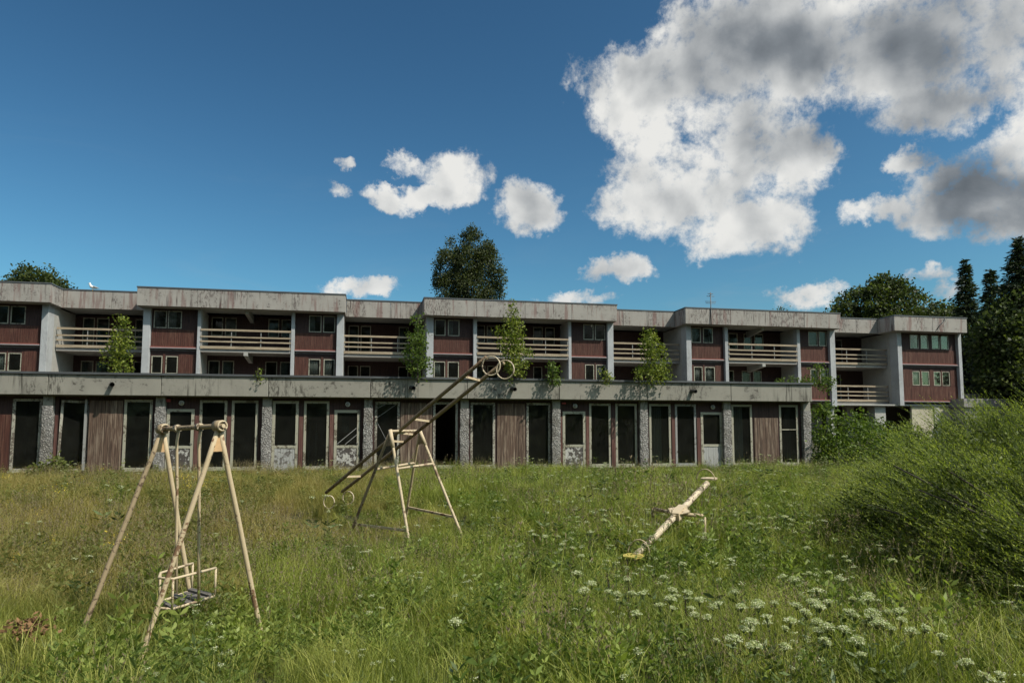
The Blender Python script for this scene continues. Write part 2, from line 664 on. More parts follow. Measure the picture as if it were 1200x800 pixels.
def soilfn(N, b, out):
    geo = N.n.new('ShaderNodeNewGeometry')
    p = geo.outputs['Position']
    k = N.noise(p, 1.1, 6, 0.6)
    k2 = N.noise(p, 14, 5, 0.7)
    col = N.mix(N.smooth(k, 0.35, 0.65), (0.030, 0.032, 0.014), (0.060, 0.060, 0.022))
    col = N.mix(N.math('MULTIPLY', k2, 0.6), col, (0.035, 0.024, 0.014))
    setc(N, b, col)
    b.inputs['Roughness'].default_value = 1.0
    bump(N, b, k2, 0.8, 0.05)


M = {
    'wing_concrete': mat('wing_concrete', concrete((0.295, 0.28, 0.24), (0.06, 0.054, 0.044), 0.9)),
    'main_concrete': mat('main_concrete', concrete((0.36, 0.335, 0.305), (0.08, 0.06, 0.055), 0.85, red=0.6)),
    'wall_paint': mat('wall_paint', concrete((0.42, 0.41, 0.38), (0.2, 0.19, 0.17), 0.25)),
    'column_paint': mat('column_paint', concrete((0.42, 0.43, 0.44), (0.15, 0.14, 0.14), 0.3)),
    'cream_render': mat('cream_render', concrete((0.55, 0.50, 0.38), (0.2, 0.17, 0.12), 0.3)),
    'roughcast': mat('roughcast', roughcast),
    'coping': mat('coping', plain((0.075, 0.08, 0.085), 0.5, 0.4)),
    'roof_felt': mat('roof_felt', plain((0.06, 0.06, 0.06), 0.95)),
    'brown_wall': mat('brown_wall', wood((0.045, 0.020, 0.017), (0.08, 0.045, 0.04), 0.4)),
    'red_clad': mat('red_clad', wood((0.078, 0.024, 0.015), (0.145, 0.075, 0.050), 0.6)),
    'plank': mat('plank', wood((0.115, 0.070, 0.048), (0.30, 0.235, 0.175), 0.85)),
    'red_post': mat('red_post', wood((0.115, 0.043, 0.034), (0.19, 0.125, 0.10), 0.6)),
    'frame': mat('frame', peel((0.36, 0.345, 0.27), (0.13, 0.11, 0.08), 0.5)),
    'frame_grey': mat('frame_grey', peel((0.30, 0.30, 0.29), (0.1, 0.09, 0.08), 0.3)),
    'frame_worn': mat('frame_worn', peel((0.38, 0.36, 0.30), (0.12, 0.10, 0.08), 0.8, 16)),
    'door_panel': mat('door_panel', peel((0.36, 0.36, 0.35), (0.13, 0.12, 0.11), 0.5, 6)),
    'door_flaked': mat('door_flaked', peel((0.46, 0.45, 0.42), (0.07, 0.06, 0.055), 1.0, 7)),
    'rail': mat('rail', wood((0.36, 0.28, 0.19), (0.44, 0.38, 0.29), 0.5, vert=False)),
    'rail_dark': mat('rail_dark', wood((0.14, 0.12, 0.10), (0.22, 0.19, 0.16), 0.5, vert=False)),
    'slab': mat('slab', plain((0.30, 0.28, 0.26), 0.9, 0.25)),
    'ledge': mat('ledge', plain((0.24, 0.22, 0.23), 0.8, 0.3)),
    'ledge_red': mat('ledge_red', plain((0.26, 0.075, 0.055), 0.7, 0.3)),
    'inside': mat('inside', plain((0.20, 0.17, 0.14), 0.95)),
    'inside_light': mat('inside_light', plain((0.16, 0.155, 0.145), 0.95)),
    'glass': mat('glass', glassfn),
    'curtain': mat('curtain', plain((0.42, 0.42, 0.41), 0.9, 0.35, 9)),
    'lamp_white': mat('lamp_white', plain((0.62, 0.62, 0.58), 0.35, 0.1)),
    'red_sign': mat('red_sign', plain((0.42, 0.06, 0.07), 0.5, 0.15)),
    'pipe': mat('pipe', plain((0.045, 0.043, 0.04), 0.55, 0.3)),
    'play_paint': mat('play_paint', peel((0.52, 0.41, 0.26), (0.17, 0.095, 0.05), 0.38, 9, 0.75)),
    'play_dull': mat('play_dull', peel((0.33, 0.25, 0.15), (0.10, 0.065, 0.04), 0.6, 20, 0.7)),
    'play_worn': mat('play_worn', peel((0.58, 0.48, 0.34), (0.10, 0.065, 0.04), 0.75, 16, 0.6)),
    'play_cream': mat('play_cream', peel((0.56, 0.45, 0.30), (0.20, 0.13, 0.08), 0.45, 14, 0.75)),
    'play_grey': mat('play_grey', peel((0.27, 0.205, 0.125), (0.12, 0.07, 0.04), 0.6, 22, 0.9)),
    'rust_wood': mat('rust_wood', plain((0.52, 0.33, 0.17), 0.8, 0.4, 9)),
    'seat_wood': mat('seat_wood', wood((0.13, 0.115, 0.10), (0.30, 0.28, 0.25), 0.7, vert=False)),
    'yellow_paint': mat('yellow_paint', peel((0.50, 0.40, 0.10), (0.2, 0.15, 0.05), 0.4)),
    'gull': mat('gull', plain((0.75, 0.75, 0.73), 0.8, 0.05)),
    'gull_grey': mat('gull_grey', plain((0.30, 0.31, 0.33), 0.8, 0.1)),
    'gull_beak': mat('gull_beak', plain((0.6, 0.35, 0.05), 0.6, 0.1)),
    'metal': mat('metal', plain((0.13, 0.13, 0.13), 0.5, 0.2)),
    'bark': mat('bark', plain((0.075, 0.06, 0.045), 0.95, 0.5, 8)),
    'birch_bark': mat('birch_bark', plain((0.42, 0.40, 0.37), 0.8, 0.55, 6)),
    'soil': mat('soil', soilfn),
    'grass': mat('grass', foliage([(0.080, 0.112, 0.019), (0.235, 0.275, 0.050), (0.52, 0.51, 0.14)], 0.8, 0.42, True, 0.5, dry=(0.38, 0.285, 0.115))),
    'herb': mat('herb', foliage([(0.060, 0.100, 0.020), (0.150, 0.210, 0.042), (0.34, 0.40, 0.10)], 0.8, 0.42, True, 0.5, dry=(0.19, 0.18, 0.06))),
    'seed': mat('seed', plain((0.19, 0.15, 0.085), 0.9, 0.4)),
    'stalk': mat('stalk', foliage([(0.06, 0.09, 0.03), (0.09, 0.13, 0.04), (0.12, 0.15, 0.05)], 1.0, 0.1)),
    'dock': mat('dock', plain((0.032, 0.020, 0.014), 0.9, 0.4)),
    'umbel': mat('umbel', foliage([(0.34, 0.42, 0.20), (0.56, 0.58, 0.37), (0.70, 0.68, 0.53)], 3.0, 0.35)),
    'yellow_flower': mat('yellow_flower', plain((0.62, 0.46, 0.03), 0.7, 0.15)),
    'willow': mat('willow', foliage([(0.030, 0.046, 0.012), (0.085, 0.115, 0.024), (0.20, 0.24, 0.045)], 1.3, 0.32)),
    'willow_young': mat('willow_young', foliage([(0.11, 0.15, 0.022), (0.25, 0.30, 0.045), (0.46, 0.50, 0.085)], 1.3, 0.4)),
    'sapling': mat('sapling', foliage([(0.07, 0.10, 0.014), (0.16, 0.20, 0.028), (0.28, 0.30, 0.05)], 1.8, 0.35)),
    'shrub': mat('shrub', foliage([(0.045, 0.075, 0.014), (0.09, 0.14, 0.024), (0.16, 0.21, 0.035)], 1.2, 0.38)),
    'birch': mat('birch', foliage([(0.024, 0.033, 0.012), (0.055, 0.070, 0.024), (0.11, 0.125, 0.042)], 0.6, 0.38)),
    'oak': mat('oak', foliage([(0.024, 0.034, 0.012), (0.055, 0.075, 0.022), (0.12, 0.145, 0.038)], 0.5, 0.38)),
    'conifer': mat('conifer', foliage([(0.014, 0.024, 0.012), (0.030, 0.046, 0.020), (0.060, 0.080, 0.030)], 0.6, 0.2)),
    'deadleaf': mat('deadleaf', plain((0.20, 0.11, 0.05), 0.9, 0.4)),
}

# ------------------------------------------------------------------ ground


def sst(a, b, x):
    t = np.clip((x - a) / (b - a), 0, 1)
    return t * t * (3 - 2 * t)


def gz(x, y):
    """height of the ground"""
    x = np.asarray(x, dtype=float)
    y = np.asarray(y, dtype=float)
    line = y - 0.10 * np.clip(x, -20, 20)
    z = 0.95 * sst(12.0, 21.8, line)
    z = z + 0.9 * sst(34, 46, line) + 0.05 * np.sin(x * 0.9 + 1.0) * np.cos(y * 0.7) + 0.03 * np.sin(x * 2.1 + y * 1.7)
    z = z + 0.12 * sst(-3, -9, x) * (1 - sst(17, 21, y))
    return z


def build_ground():
    xs = np.concatenate([-np.geomspace(1500, 40, 14), np.linspace(-36, 40, 96), np.geomspace(45, 1500, 14)])
    ys = np.concatenate([-np.geomspace(1500, 12, 12), np.linspace(-10, 60, 90), np.geomspace(64, 2200, 16)])
    X, Y = np.meshgrid(xs, ys)
    Z = gz(X, Y)
    v = np.stack([X, Y, Z], -1).reshape(-1, 3)
    nx = len(xs)
    i, j = np.meshgrid(np.arange(nx - 1), np.arange(len(ys) - 1))
    a = (j * nx + i).ravel()
    f = np.stack([a, a + 1, a + nx + 1, a + nx], 1)
    o = np_mesh('ground', v, f, M['soil'], kind='structure', smooth=True)
    return o


build_ground()

# ------------------------------------------------------------------ windows and walls


def wall_holes(mb, x0, x1, z0, z1, y0, y1, holes):
    """a wall from x0 to x1 with rectangular openings (a0,a1,b0,b1) side by side"""
    x = x0
    for (a0, a1, b0, b1) in sorted(holes):
        if a0 > x:
            mb.box(x, a0, y0, y1, z0, z1)
        if b0 > z0:
            mb.box(a0, a1, y0, y1, z0, b0)
        if b1 < z1:
            mb.box(a0, a1, y0, y1, b1, z1)
        x = a1
    if x < x1:
        mb.box(x, x1, y0, y1, z0, z1)


def window(parent, x0, x1, z0, z1, y, fm='frame', fw=0.07, pane=True, name='window', curtain=None, curt_lab=None, dep=0.07, bar=None, label=None):
    mb = MB()
    y0, y1 = y - 0.02, y - 0.02 + dep
    mb.box(x0, x0 + fw, y0, y1, z0, z1).box(x1 - fw, x1, y0, y1, z0, z1)
    mb.box(x0 + fw, x1 - fw, y0 + 0.003, y1 - 0.003, z1 - fw, z1).box(x0 + fw, x1 - fw, y0 + 0.003, y1 - 0.003, z0, z0 + fw)
    if bar:
        mb.box(x0 + fw, x1 - fw, y0 + 0.01, y1 - 0.01, bar - 0.02, bar + 0.02)
    w = mb.build(name, M[fm], parent)
    if label:
        w['label'] = label
    if pane:
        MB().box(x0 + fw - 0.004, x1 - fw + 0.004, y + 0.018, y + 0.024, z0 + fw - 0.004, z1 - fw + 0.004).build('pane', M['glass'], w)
    if curtain:
        a, b_ = curtain
        n = max(6, int((b_ - a) / 0.035))
        vs_ = []
        for i in range(n + 1):
            xx = a + (b_ - a) * i / n
            yy = y + 0.14 + 0.035 * sin(i * 1.9) + random.uniform(-0.008, 0.008)
            vs_ += [(xx, yy, z0 + 0.02 + random.uniform(0, 0.03)), (xx, yy, z1 - 0.02)]
        m = MB()
        m.v = vs_
        m.f = [(2 * i, 2 * i + 2, 2 * i + 3, 2 * i + 1) for i in range(n)]
        m.s = [True] * n
        co = m.build('curtain', M['curtain'], w)
        s = co.modifiers.new('thickness', 'SOLIDIFY')
        s.thickness = 0.004
    return w


# ------------------------------------------------------------------ the low wing in front
WO = at(0, 508, 23.7)
WO[2] = 0
wing = empty('low_building', WO, WANG)
tag(wing, 'abandoned single storey wing with roughcast pillars, boarded panels and a long grey parapet', 'building')
PITCHP = 3.573
PIL = [1.30 + PITCHP * k for k in range(-2, 9)]          # pillar centres along the front
GZ0 = 0.75
HEAD, SILL, DHEAD = 3.64, 1.19, 3.32
X_L, X_R = PIL[0] - 1.2, 30.0
# parapet panels with open joints, each its own
joints = [X_L] + [p + 0.06 for p in PIL[1:-1]] + [X_R]
for i in range(len(joints) - 1):
    a, b_ = joints[i] + 0.008, joints[i + 1] - 0.008
    mb = MB()
    dx = random.uniform(-0.004, 0.004)
    mb.hexa([(a, dx, 3.765), (b_, dx, 3.765), (b_, 0.16, 3.765), (a, 0.16, 3.765), (a, dx - 0.01, 4.47), (b_, dx - 0.01, 4.47), (b_, 0.16, 4.47), (a, 0.16, 4.47)])
    bevel(mb.build('parapet_panel', M['wing_concrete'], wing), 0.012)
MB().box(X_R - 0.16, X_R - 0.008, 0.162, 7.5, 3.765, 4.47).build('parapet_panel', M['wing_concrete'], wing)
mb = MB()
xx = X_L
while xx < X_R:
    w_ = min(random.uniform(1.7, 2.1), X_R + 0.03 - xx)
    z_ = random.uniform(-0.004, 0.006)
    mb.box(xx, xx + w_ - 0.004, -0.065 - random.uniform(0, 0.02), 0.24, 4.472 + z_, 4.545 + z_)
    xx += w_
mb.build('coping', M['coping'], wing)
MB().box(X_L, X_R - 0.17, 0.17, 7.3, 4.15, 4.30).build('roof', M['roof_felt'], wing)
MB().box(X_L, X_R - 0.17, 0.17, 0.60, 3.74, 3.762).build('soffit', M['inside_light'], wing)
MB().box(X_L, X_R, 0.17, 7.3, 4.0, 4.14).build('ceiling', M['inside'], wing)
MB().box(X_L, X_R, 0.36, 7.3, 0.4, 1.02).build('floor', M['inside'], wing)
mb = MB().box(X_L, X_R - 0.05, 7.0, 7.2, 1.03, 4.0)
mb.box(X_R - 0.30, X_R - 0.06, 0.75, 7.0, 0.4, 3.98).box(X_L, X_L + 0.2, 0.75, 7.0, 1.03, 3.98)
for k in (1, 3, 4, 6, 8, 9):
    mb.box(PIL[k] - 0.06, PIL[k] + 0.06, 0.9, 6.9, 1.03, 3.98)
mb.build('inner_wall', M['inside'], wing)
for k, p in enumerate(PIL):
    hw = 0.165 if k < 10 else 0.17
    mb = MB()
    # bulky roughcast shaft, uneven edges
    n = 22
    vv = []
    for j in range(n + 1):
        z = GZ0 - 0.3 + (3.40 - GZ0 + 0.3) * j / n
        e = [random.uniform(-0.014, 0.014) for _ in range(8)]
        vv.append([(p - hw + e[0], 0.22 + e[1], z), (p - hw * .33, 0.205 + e[2], z), (p + hw * .33, 0.205 + e[3], z), (p + hw + e[4], 0.22 + e[5], z),
                   (p + hw + e[6], 0.50, z), (p - hw + e[7], 0.50, z)])
    for r_ in vv:
        mb.v += r_
    for j in range(n):
        for q in range(6):
            q2 = (q + 1) % 6
            mb.f.append((j * 6 + q, j * 6 + q2, j * 6 + 6 + q2, j * 6 + 6 + q))
            mb.s.append(False)
    mb.f.append(tuple(n * 6 + q for q in range(6)))
    mb.s.append(False)
    po = mb.build('pillar', M['roughcast'], wing)
    MB().box(p - hw + 0.012, p + hw - 0.012, 0.225, 0.49, 3.402, 3.763).build('pillar_head', M['wing_concrete'], po)


def plank_run(x0, x1, z0, z1, y, m='plank', nmin=0.115):
    x = x0
    while x < x1 - 0.02:
        w_ = min(random.uniform(nmin, nmin + 0.025), x1 - x)
        dz = random.uniform(-0.02, 0.02)
        dy = random.uniform(-0.006, 0.006)
        mb = MB()
        mb.box(x + 0.005, x + w_ - 0.005, y + dy, y + 0.022 + dy, z0 + dz, z1)
        mb.build('plank', M[m], wing)
        x += w_


def lamp_wall(x, z):
    mb = MB()
    mb.disc((x, 0.355, z), (0, 1, 0), 0.085, 0.05, 16)
    l_ = mb.build('wall_lamp', M['lamp_white'], wing)
    MB().sphere((x, 0.315, z), 0.062, 12, 8, (1, 0.6, 1)).build('lamp_shade', M['frame_grey'], l_)


YW = 0.40       # plane of the infill wall face
holes = []
# each entry: kind, x0, x1 and options
WIN = [
    (-5.6, -4.7, {}), (-3.5, -2.6, {}), (-2.2, -1.3, {}),
    (0.16, 1.07, dict(fm='frame_worn')),
    (3.66, 4.58, dict(fm='frame')),
    (6.14, 7.06, {}), (7.22, 8.12, {}),
    (9.72, 10.61, {}),
    (12.26, 13.17, dict(fm='frame_worn', bar=None)), (14.42, 15.35, dict(fm='frame_worn')),
    (15.84, 16.78, dict(fm='frame_worn')), (18.01, 18.96, dict(fm='frame_worn')),
    (20.53, 21.41, {}), (21.61, 22.50, {}),
    (23.02, 23.93, dict(blind=True)), (24.12, 25.02, dict(fm='frame_grey')),
    (26.57, 27.48, dict(blind=True)), (28.71, 29.56, dict(bar=2.62, blind2=True)),
]
for i, (a, b_, o_) in enumerate(WIN):
    o_ = dict(o_)
    bl = o_.pop('blind', None)
    bl2 = o_.pop('blind2', None)
    gone = i in (9,)
    w_ = window(wing, a, b_, SILL, HEAD, YW, fw=0.085, pane=not gone, **({'fm': 'frame'} | o_))
    holes.append((a, b_, SILL, HEAD))
    MB().box(a - 0.03, b_ + 0.03, YW - 0.055, YW - 0.024, SILL - 0.05, SILL - 0.003).build('sill', M['frame'], w_)
    if bl:       # vertical strip blinds hanging behind the glass
        mb = MB()
        for q in range(6):
            x_ = a + 0.13 + q * 0.085
            ang_ = random.uniform(0.3, 0.8)
            mb.beam((x_, YW + 0.2, SILL + 0.1), (x_, YW + 0.2, HEAD - 0.1), 0.075, 0.003, (cos(ang_), sin(ang_), 0))
        mb.build('blind', M['curtain'], w_, kind='stuff')
    if bl2:
        mb = MB()
        for q in range(3):
            x_ = a + 0.42 + q * 0.085
            mb.beam((x_, YW + 0.2, SILL + 0.1), (x_, YW + 0.2, HEAD - 0.1), 0.06, 0.003, (0.8, 0.6, 0))
        mb.build('blind', M['inside_light'], w_, kind='stuff')
# cracks left in the broken pane beside the ladder, and shards
mb = MB()
for (p, q) in [((12.35, 3.05), (13.05, 3.55)), ((12.36, 3.4), (12.75, 3.6)), ((12.33, 2.9), (12.7, 2.2))]:
    mb.beam((p[0], YW + 0.01, p[1]), (q[0], YW + 0.01, q[1]), 0.012, 0.004, (0, 1, 0))
mb.build('crack', M['frame_grey'], wing)

# hinged window hanging open beside the left pillar
lw = window(wing, 0, 0.88, 0, 2.42, 0.0, fm='frame_worn', fw=0.08, label='leaning open window frame, its top swung inwards')
lw.location = (1.60, YW - 0.03, SILL)
lw.rotation_euler = (0, radians(1.5), radians(14))
holes.append((1.58, 2.52, SILL - 0.06, HEAD))
MB().box(2.40, 2.47, YW - 0.03, YW + 0.05, SILL, HEAD).build('window_post', M['frame_grey'], wing)

# doors: glazed above, solid panel below
DOORS = [(5.06, 5.97, DHEAD, 'door_flaked', True, True), (8.62, 9.53, HEAD, 'door_panel', True, False), (10.80, 11.72, DHEAD, 'door_flaked', True, True),
         (19.45, 20.37, DHEAD, 'door_flaked', True, True), (25.22, 26.15, DHEAD, 'door_panel', True, True)]
for i, (a, b_, hd, pm, pane, low) in enumerate(DOORS):
    zb = 1.05
    mid = 1.98
    mb = MB()
    fw = 0.10
    y0, y1 = YW - 0.03, YW + 0.04
    mb.box(a, a + fw, y0, y1, zb, hd).box(b_ - fw, b_, y0, y1, zb, hd)
    mb.box(a + fw, b_ - fw, y0 + .003, y1 - .003, hd - fw, hd).box(a + fw, b_ - fw, y0 + .003, y1 - .003, mid - 0.05, mid + 0.05)
    d_ = mb.build('door', M['frame'], wing)
    if i == 0:
        d_['label'] = 'door with flaked white lower panel under a red plate'
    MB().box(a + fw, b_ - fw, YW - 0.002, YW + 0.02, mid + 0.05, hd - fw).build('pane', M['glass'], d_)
    mb = MB()
    x = a + fw + 0.002
    while x < b_ - fw - 0.01:
        w_ = min(0.105, b_ - fw - 0.002 - x)
        mb.box(x + 0.003, x + w_ - 0.003, YW - 0.012 + random.uniform(-.003, .003), YW + 0.015, zb, mid - 0.05)
        x += w_
    mb.build('lower_panel', M[pm], d_)
    MB().beam((b_ - 0.05, y0 - 0.03, 2.1), (b_ - 0.13, y0 - 0.03, 2.1), 0.018, 0.018).beam((b_ - 0.05, y0, 2.1), (b_ - 0.05, y0 - 0.035, 2.1), 0.02, 0.02).build('handle', M['metal'], d_)
    holes.append((a, b_, zb, hd))
# diagonal strips of broken glass left in the second door
mb = MB()
for (p, q) in [((10.92, 2.08), (11.60, 2.66)), ((11.2, 2.06), (11.62, 2.42))]:
    mb.beam((p[0], YW - 0.02, p[1]), (q[0], YW - 0.02, q[1]), 0.02, 0.006, (0, 1, 0))
mb.build('crack', M['frame_grey'], wing)
tag(MB().box(11.05, 11.32, YW + 0.5, YW + 0.52, 2.5, 3.15).build('notice_board', M['inside_light'], wing))
for x in (5.53, 11.27, 19.95, 25.75):
    lamp_wall(x, 3.53)
MB().box(5.06 - 0.10, 5.06 + 0.10, YW - 0.05, YW - 0.027, 3.57, 3.67).build('red_plate', M['red_sign'], wing)
MB().box(19.42, 19.58, YW - 0.05, YW - 0.027, 3.60, 3.66).build('red_plate', M['red_sign'], wing)
# walls around the openings, boarded panels in front of them
holes = sorted(holes)
mb = MB()
wall_holes(mb, X_L, X_R - 0.31, 0.5, 3.735, YW, YW + 0.09, holes)
mb.build('wall', M['brown_wall'], wing)
for (a, b_, top) in [(-4.62, -3.6, 3.1), (-1.15, 0.12, 3.1), (2.56, 3.62, 3.60), (13.2, 14.38, 3.60), (16.86, 17.96, 3.60), (27.56, 28.62, 3.10)]:
    mname = 'red_clad' if a < 0 and a > -2 else 'plank'
    plank_run(a, b_, 0.85 if a != 27.56 else 1.0, top, YW - 0.035, mname)
# red-brown posts between neighbouring windows
for (a, b_) in [(5.99, 6.12), (7.08, 7.20), (9.55, 9.70), (10.64, 10.78), (15.37, 15.42), (20.39, 20.51), (21.43, 21.59), (23.96, 24.09), (25.04, 25.19), (19.26, 19.43), (1.49, 1.56)]:
    MB().box(a, b_, YW - 0.05, YW - 0.004, 0.9, 3.05 + random.uniform(0, 0.12)).build('post', M['red_post'], wing)
# drain spouts poking out of the parapet
for x, z in ((3.35, 4.12), (12.0 + 1.55, 4.12), (17.35, 4.12), (24.65, 4.12)):
    mb = MB()
    mb.tube([(x, 0.02, z + 0.03), (x + 0.10, -0.24, z)], 0.075, 12, caps=False).tube([(x + 0.10, -0.24, z), (x + 0.0, 0.02, z + 0.03)], 0.062, 12, caps=False)
    mb.build('drain_spout', M['pipe'], wing)
# things seen through the glass: a curtain rail frame inside module three
mb = MB()
for (p, q) in [((9.80, 1.2), (9.86, 2.9)), ((9.86, 2.9), (10.30, 2.92)), ((10.30, 2.92), (10.50, 1.2)), ((10.08, 1.2), (10.08, 2.9))]:
    mb.beam((p[0], YW + 1.0, p[1]), (q[0], YW + 1.0, q[1]), 0.03, 0.03, (0, 1, 0))
tag(mb.build('rack', M['inside_light'], wing))

# ------------------------------------------------------------------ the main block behind
UO = np.array([-22.08573243, 46.0, 0.0])
main = empty('main_building', UO, UANG)
tag(main, 'derelict three storey block behind with stepped bays, red cladding and wooden balcony rails', 'building')
DR = 1.9          # how far the recesses stand back
BAYS = [  # left, right, balcony from, balcony to
    dict(l=-20.6, r=-7.45, c=[(-20.3, -19.85), (-17.2, -16.95), (-11.3, -11.05), (-8.18, -7.79)]),
    dict(l=-2.38, r=10.84, c=[(-2.16, -1.71), (1.21, 1.42), (7.23, 7.46), (10.26, 10.72)]),
    dict(l=16.22, r=30.5, c=[(16.48, 16.97), (19.84, 20.10), (26.94, 27.17), (29.98, 30.45)]),
    dict(l=35.96, r=49.2, c=[(36.32, 36.74), (39.54, 39.82), (45.76, 46.04), (48.69, 49.16)]),
    dict(l=54.1, r=61.0, c=[(54.9, 55.31), (60.73, 61.05)]),
]
ROOF, PBOT, L2, L1 = 12.03, 10.76, 8.08, 5.04
COLY, WY, BALY, RECY = 0.70, 1.00, 3.0, 5.0
DEEP = 9.5


def parapet(a, b_, y, joints_=()):
    js = [a] + list(joints_) + [b_]
    for i in range(len(js) - 1):
        p, q = js[i] + (0.006 if i else 0), js[i + 1] - (0.006 if i < len(js) - 2 else 0)
        bevel(MB().hexa([(p, y, PBOT), (q, y, PBOT), (q, y + 0.2, PBOT), (p, y + 0.2, PBOT),
                         (p, y - 0.03, ROOF - .09), (q, y - 0.03, ROOF - .09), (q, y + 0.2, ROOF - .09), (p, y + 0.2, ROOF - .09)]).build('parapet_panel', M['main_concrete'], main), 0.015)
    MB().box(a - 0.03, b_ + 0.03, y - 0.06, y + 0.28, ROOF - 0.088, ROOF).build('coping', M['coping'], main)


def rail_set(x0, x1, y, zt, m='rail', side=None):
    """four timber rails on thin posts in front of a floor slab"""
    bal = empty('balcony_railing', (0, 0, 0), 0, main)
    for dz, h in ((0.0, 0.13), (-0.46, 0.10), (-0.78, 0.10), (-1.18, 0.18)):
        sag = random.uniform(-0.012, 0.012)
        MB().beam((x0 + 0.01, y, zt + dz - 0.07), (x1 - 0.01, y, zt + dz - 0.07 + sag), 0.045, h).build('rail', M[m], bal)
    n = max(2, int((x1 - x0) / 1.7))
    for i in range(n + 1):
        x = x0 + 0.06 + (x1 - x0 - 0.12) * i / n
        MB().box(x - 0.02, x + 0.02, y + 0.024, y + 0.064, zt - 1.3, zt - 0.01).build('post', M['frame_grey'], bal)
    if side is not None:
        for dz, h in ((0.0, 0.30), (-0.46, 0.25), (-0.80, 0.30)):
            MB().beam((side, y + 0.03, zt + dz - 0.1), (side, y + 1.9, zt + dz - 0.1), 0.04, h).build('side_rail', M['rail_dark'], bal)
    return bal


def room(x0, x1, wins_up, wins_lo, open_side=None, lower=True):
    """two storeys of one room between columns: brown wall, windows, red boarding, ledges"""
    mb = MB()
    h2 = [(a, b_, 9.46, 10.62) for a, b_ in wins_up]
    h1 = [(a, b_, 6.42, 7.60) for a, b_ in wins_lo]
    wall_holes(mb, x0, x1, L2, PBOT - 0.002, WY, WY + 0.12, h2)
    wall_holes(mb, x0, x1, L1, L2 - 0.14, WY, WY + 0.12, h1)
    mb.build('wall', M['brown_wall'], main)
    for k, (hs, zl) in enumerate(((wins_up, 9.46), (wins_lo, 6.42))):
        for i, (a, b_) in enumerate(hs):
            cur = None
            r_ = random.random()
            if r_ < 0.45:
                cur = (a + 0.05, a + (b_ - a) * random.uniform(0.35, 0.95))
            window(main, a, b_, zl, zl + 1.17, WY, fw=0.055, curtain=cur)
    # vertical red boards: a spandrel below each window row
    for (z0, z1) in ((L2 + 0.12, 9.36), (L1 + 0.12, 6.35)):
        mb = MB()
        x = x0 + 0.02
        while x < x1 - 0.03:
            w_ = min(0.13, x1 - 0.02 - x)
            mb.box(x + 0.006, x + w_ - 0.006, WY - 0.05 + random.uniform(-.006, .006), WY - 0.004, z0 + random.uniform(-.02, .02), z1)
            x += w_
        mb.build('cladding', M['red_clad'], main, kind='stuff')
    # boarding beside the lower windows
    mb = MB()
    edges = [x0] + [e for w_ in wins_lo for e in w_] + [x1]
    for i in range(0, len(edges), 2):
        x = edges[i] + 0.03
        while x < edges[i + 1] - 0.05:
            w_ = min(0.13, edges[i + 1] - 0.03 - x)
            mb.box(x + 0.006, x + w_ - 0.006, WY - 0.045 + random.uniform(-.005, .005), WY - 0.004, 6.36, 7.72 + random.uniform(-.02, .02))
            x += w_
    mb.build('cladding', M['red_clad'], main, kind='stuff')
    for z in (L2, L1):
        MB().box(x0 - 0.02, x1 + 0.02, COLY + 0.06, WY + 0.05, z, z + 0.07).build('ledge', M['ledge'], main)
        MB().box(x0, x1, COLY + 0.10, WY - 0.05, z + 0.074, z + 0.13).build('ledge_strip', M['ledge_red'], main)
    MB().box(x0, x1, WY + 0.05, WY + 0.12, L2 - 0.138, L2 - 0.004).build('band', M['ledge'], main)


def backwall(x0, x1, y, ups, los, fm='frame'):
    mb = MB()
    wall_holes(mb, x0, x1, 8.1, PBOT - 0.01, y, y + 0.12, [(a, b_, zb, 10.6) for a, b_, zb in ups])
    wall_holes(mb, x0, x1, 4.8, 8.09, y, y + 0.12, [(a, b_, zb, 7.55) for a, b_, zb in los])
    mb.build('wall', M['brown_wall'], main)
    for hs, zt in ((ups, 10.6), (los, 7.55)):
        for a, b_, zb in hs:
            cur = (a + 0.05, b_ - random.uniform(0.1, 0.5)) if random.random() < 0.35 else None
            window(main, a, b_, zb, zt, y, fw=0.06, curtain=cur, fm=fm)


def solid(name, m, *b_):
    return MB().box(*b_).build(name, M[m], main)


WU = {0: ([(-11.05 + 0.35, -11.05 + 1.2), (-10.1 + .0, -9.25)], [(-10.9, -10.15), (-10.06, -9.3)]),
      1: None}
rooms = [
    (-19.85, -17.2, [(-19.3, -18.5), (-18.4, -17.6)], [(-19.3, -18.5), (-18.4, -17.6)]),
    (-11.05, -8.18, [(-10.98, -10.2), (-10.09, -9.23)], [(-10.98, -10.2), (-10.09, -9.32)]),
    (-1.71, 1.21, [(-1.58, -0.78), (-0.70, 0.15)], [(-1.62, -0.95), (-0.74, 0.01)]),
    (7.46, 10.26, [(8.38, 9.21), (9.33, 10.14)], [(8.42, 9.20), (9.42, 10.16)]),
    (16.97, 19.84, [(17.08, 17.85), (18.03, 18.86)], [(17.05, 17.85), (18.03, 18.84)]),
    (27.17, 29.98, [(28.2, 28.98), (29.1, 29.9)], [(28.3, 29.0), (29.15, 29.9)]),
    (36.74, 39.54, [(36.9, 37.67), (37.87, 38.68)], [(37.04, 37.75), (37.94, 38.78)]),
    (46.04, 48.69, [(46.98, 47.78), (47.92, 48.6)], [(47.05, 47.75), (47.92, 48.6)]),
    (55.31, 60.73, [(56.35, 57.15), (57.35, 58.1), (58.42, 59.18), (59.3, 60.06)], [(56.42, 57.12), (57.3, 58.02), (58.46, 59.12), (59.28, 60.0)]),
]
for r_ in rooms:
    room(*r_)
BALC = [(-16.95, -11.3), (1.42, 7.23), (20.10, 26.94), (39.82, 45.76)]
backwall(-16.95, -11.3, BALY, [(-16.4, -15.5, 8.2), (-12.9, -12.0, 8.2)], [(-16.4, -15.5, 5.2), (-12.9, -12.0, 5.2)])
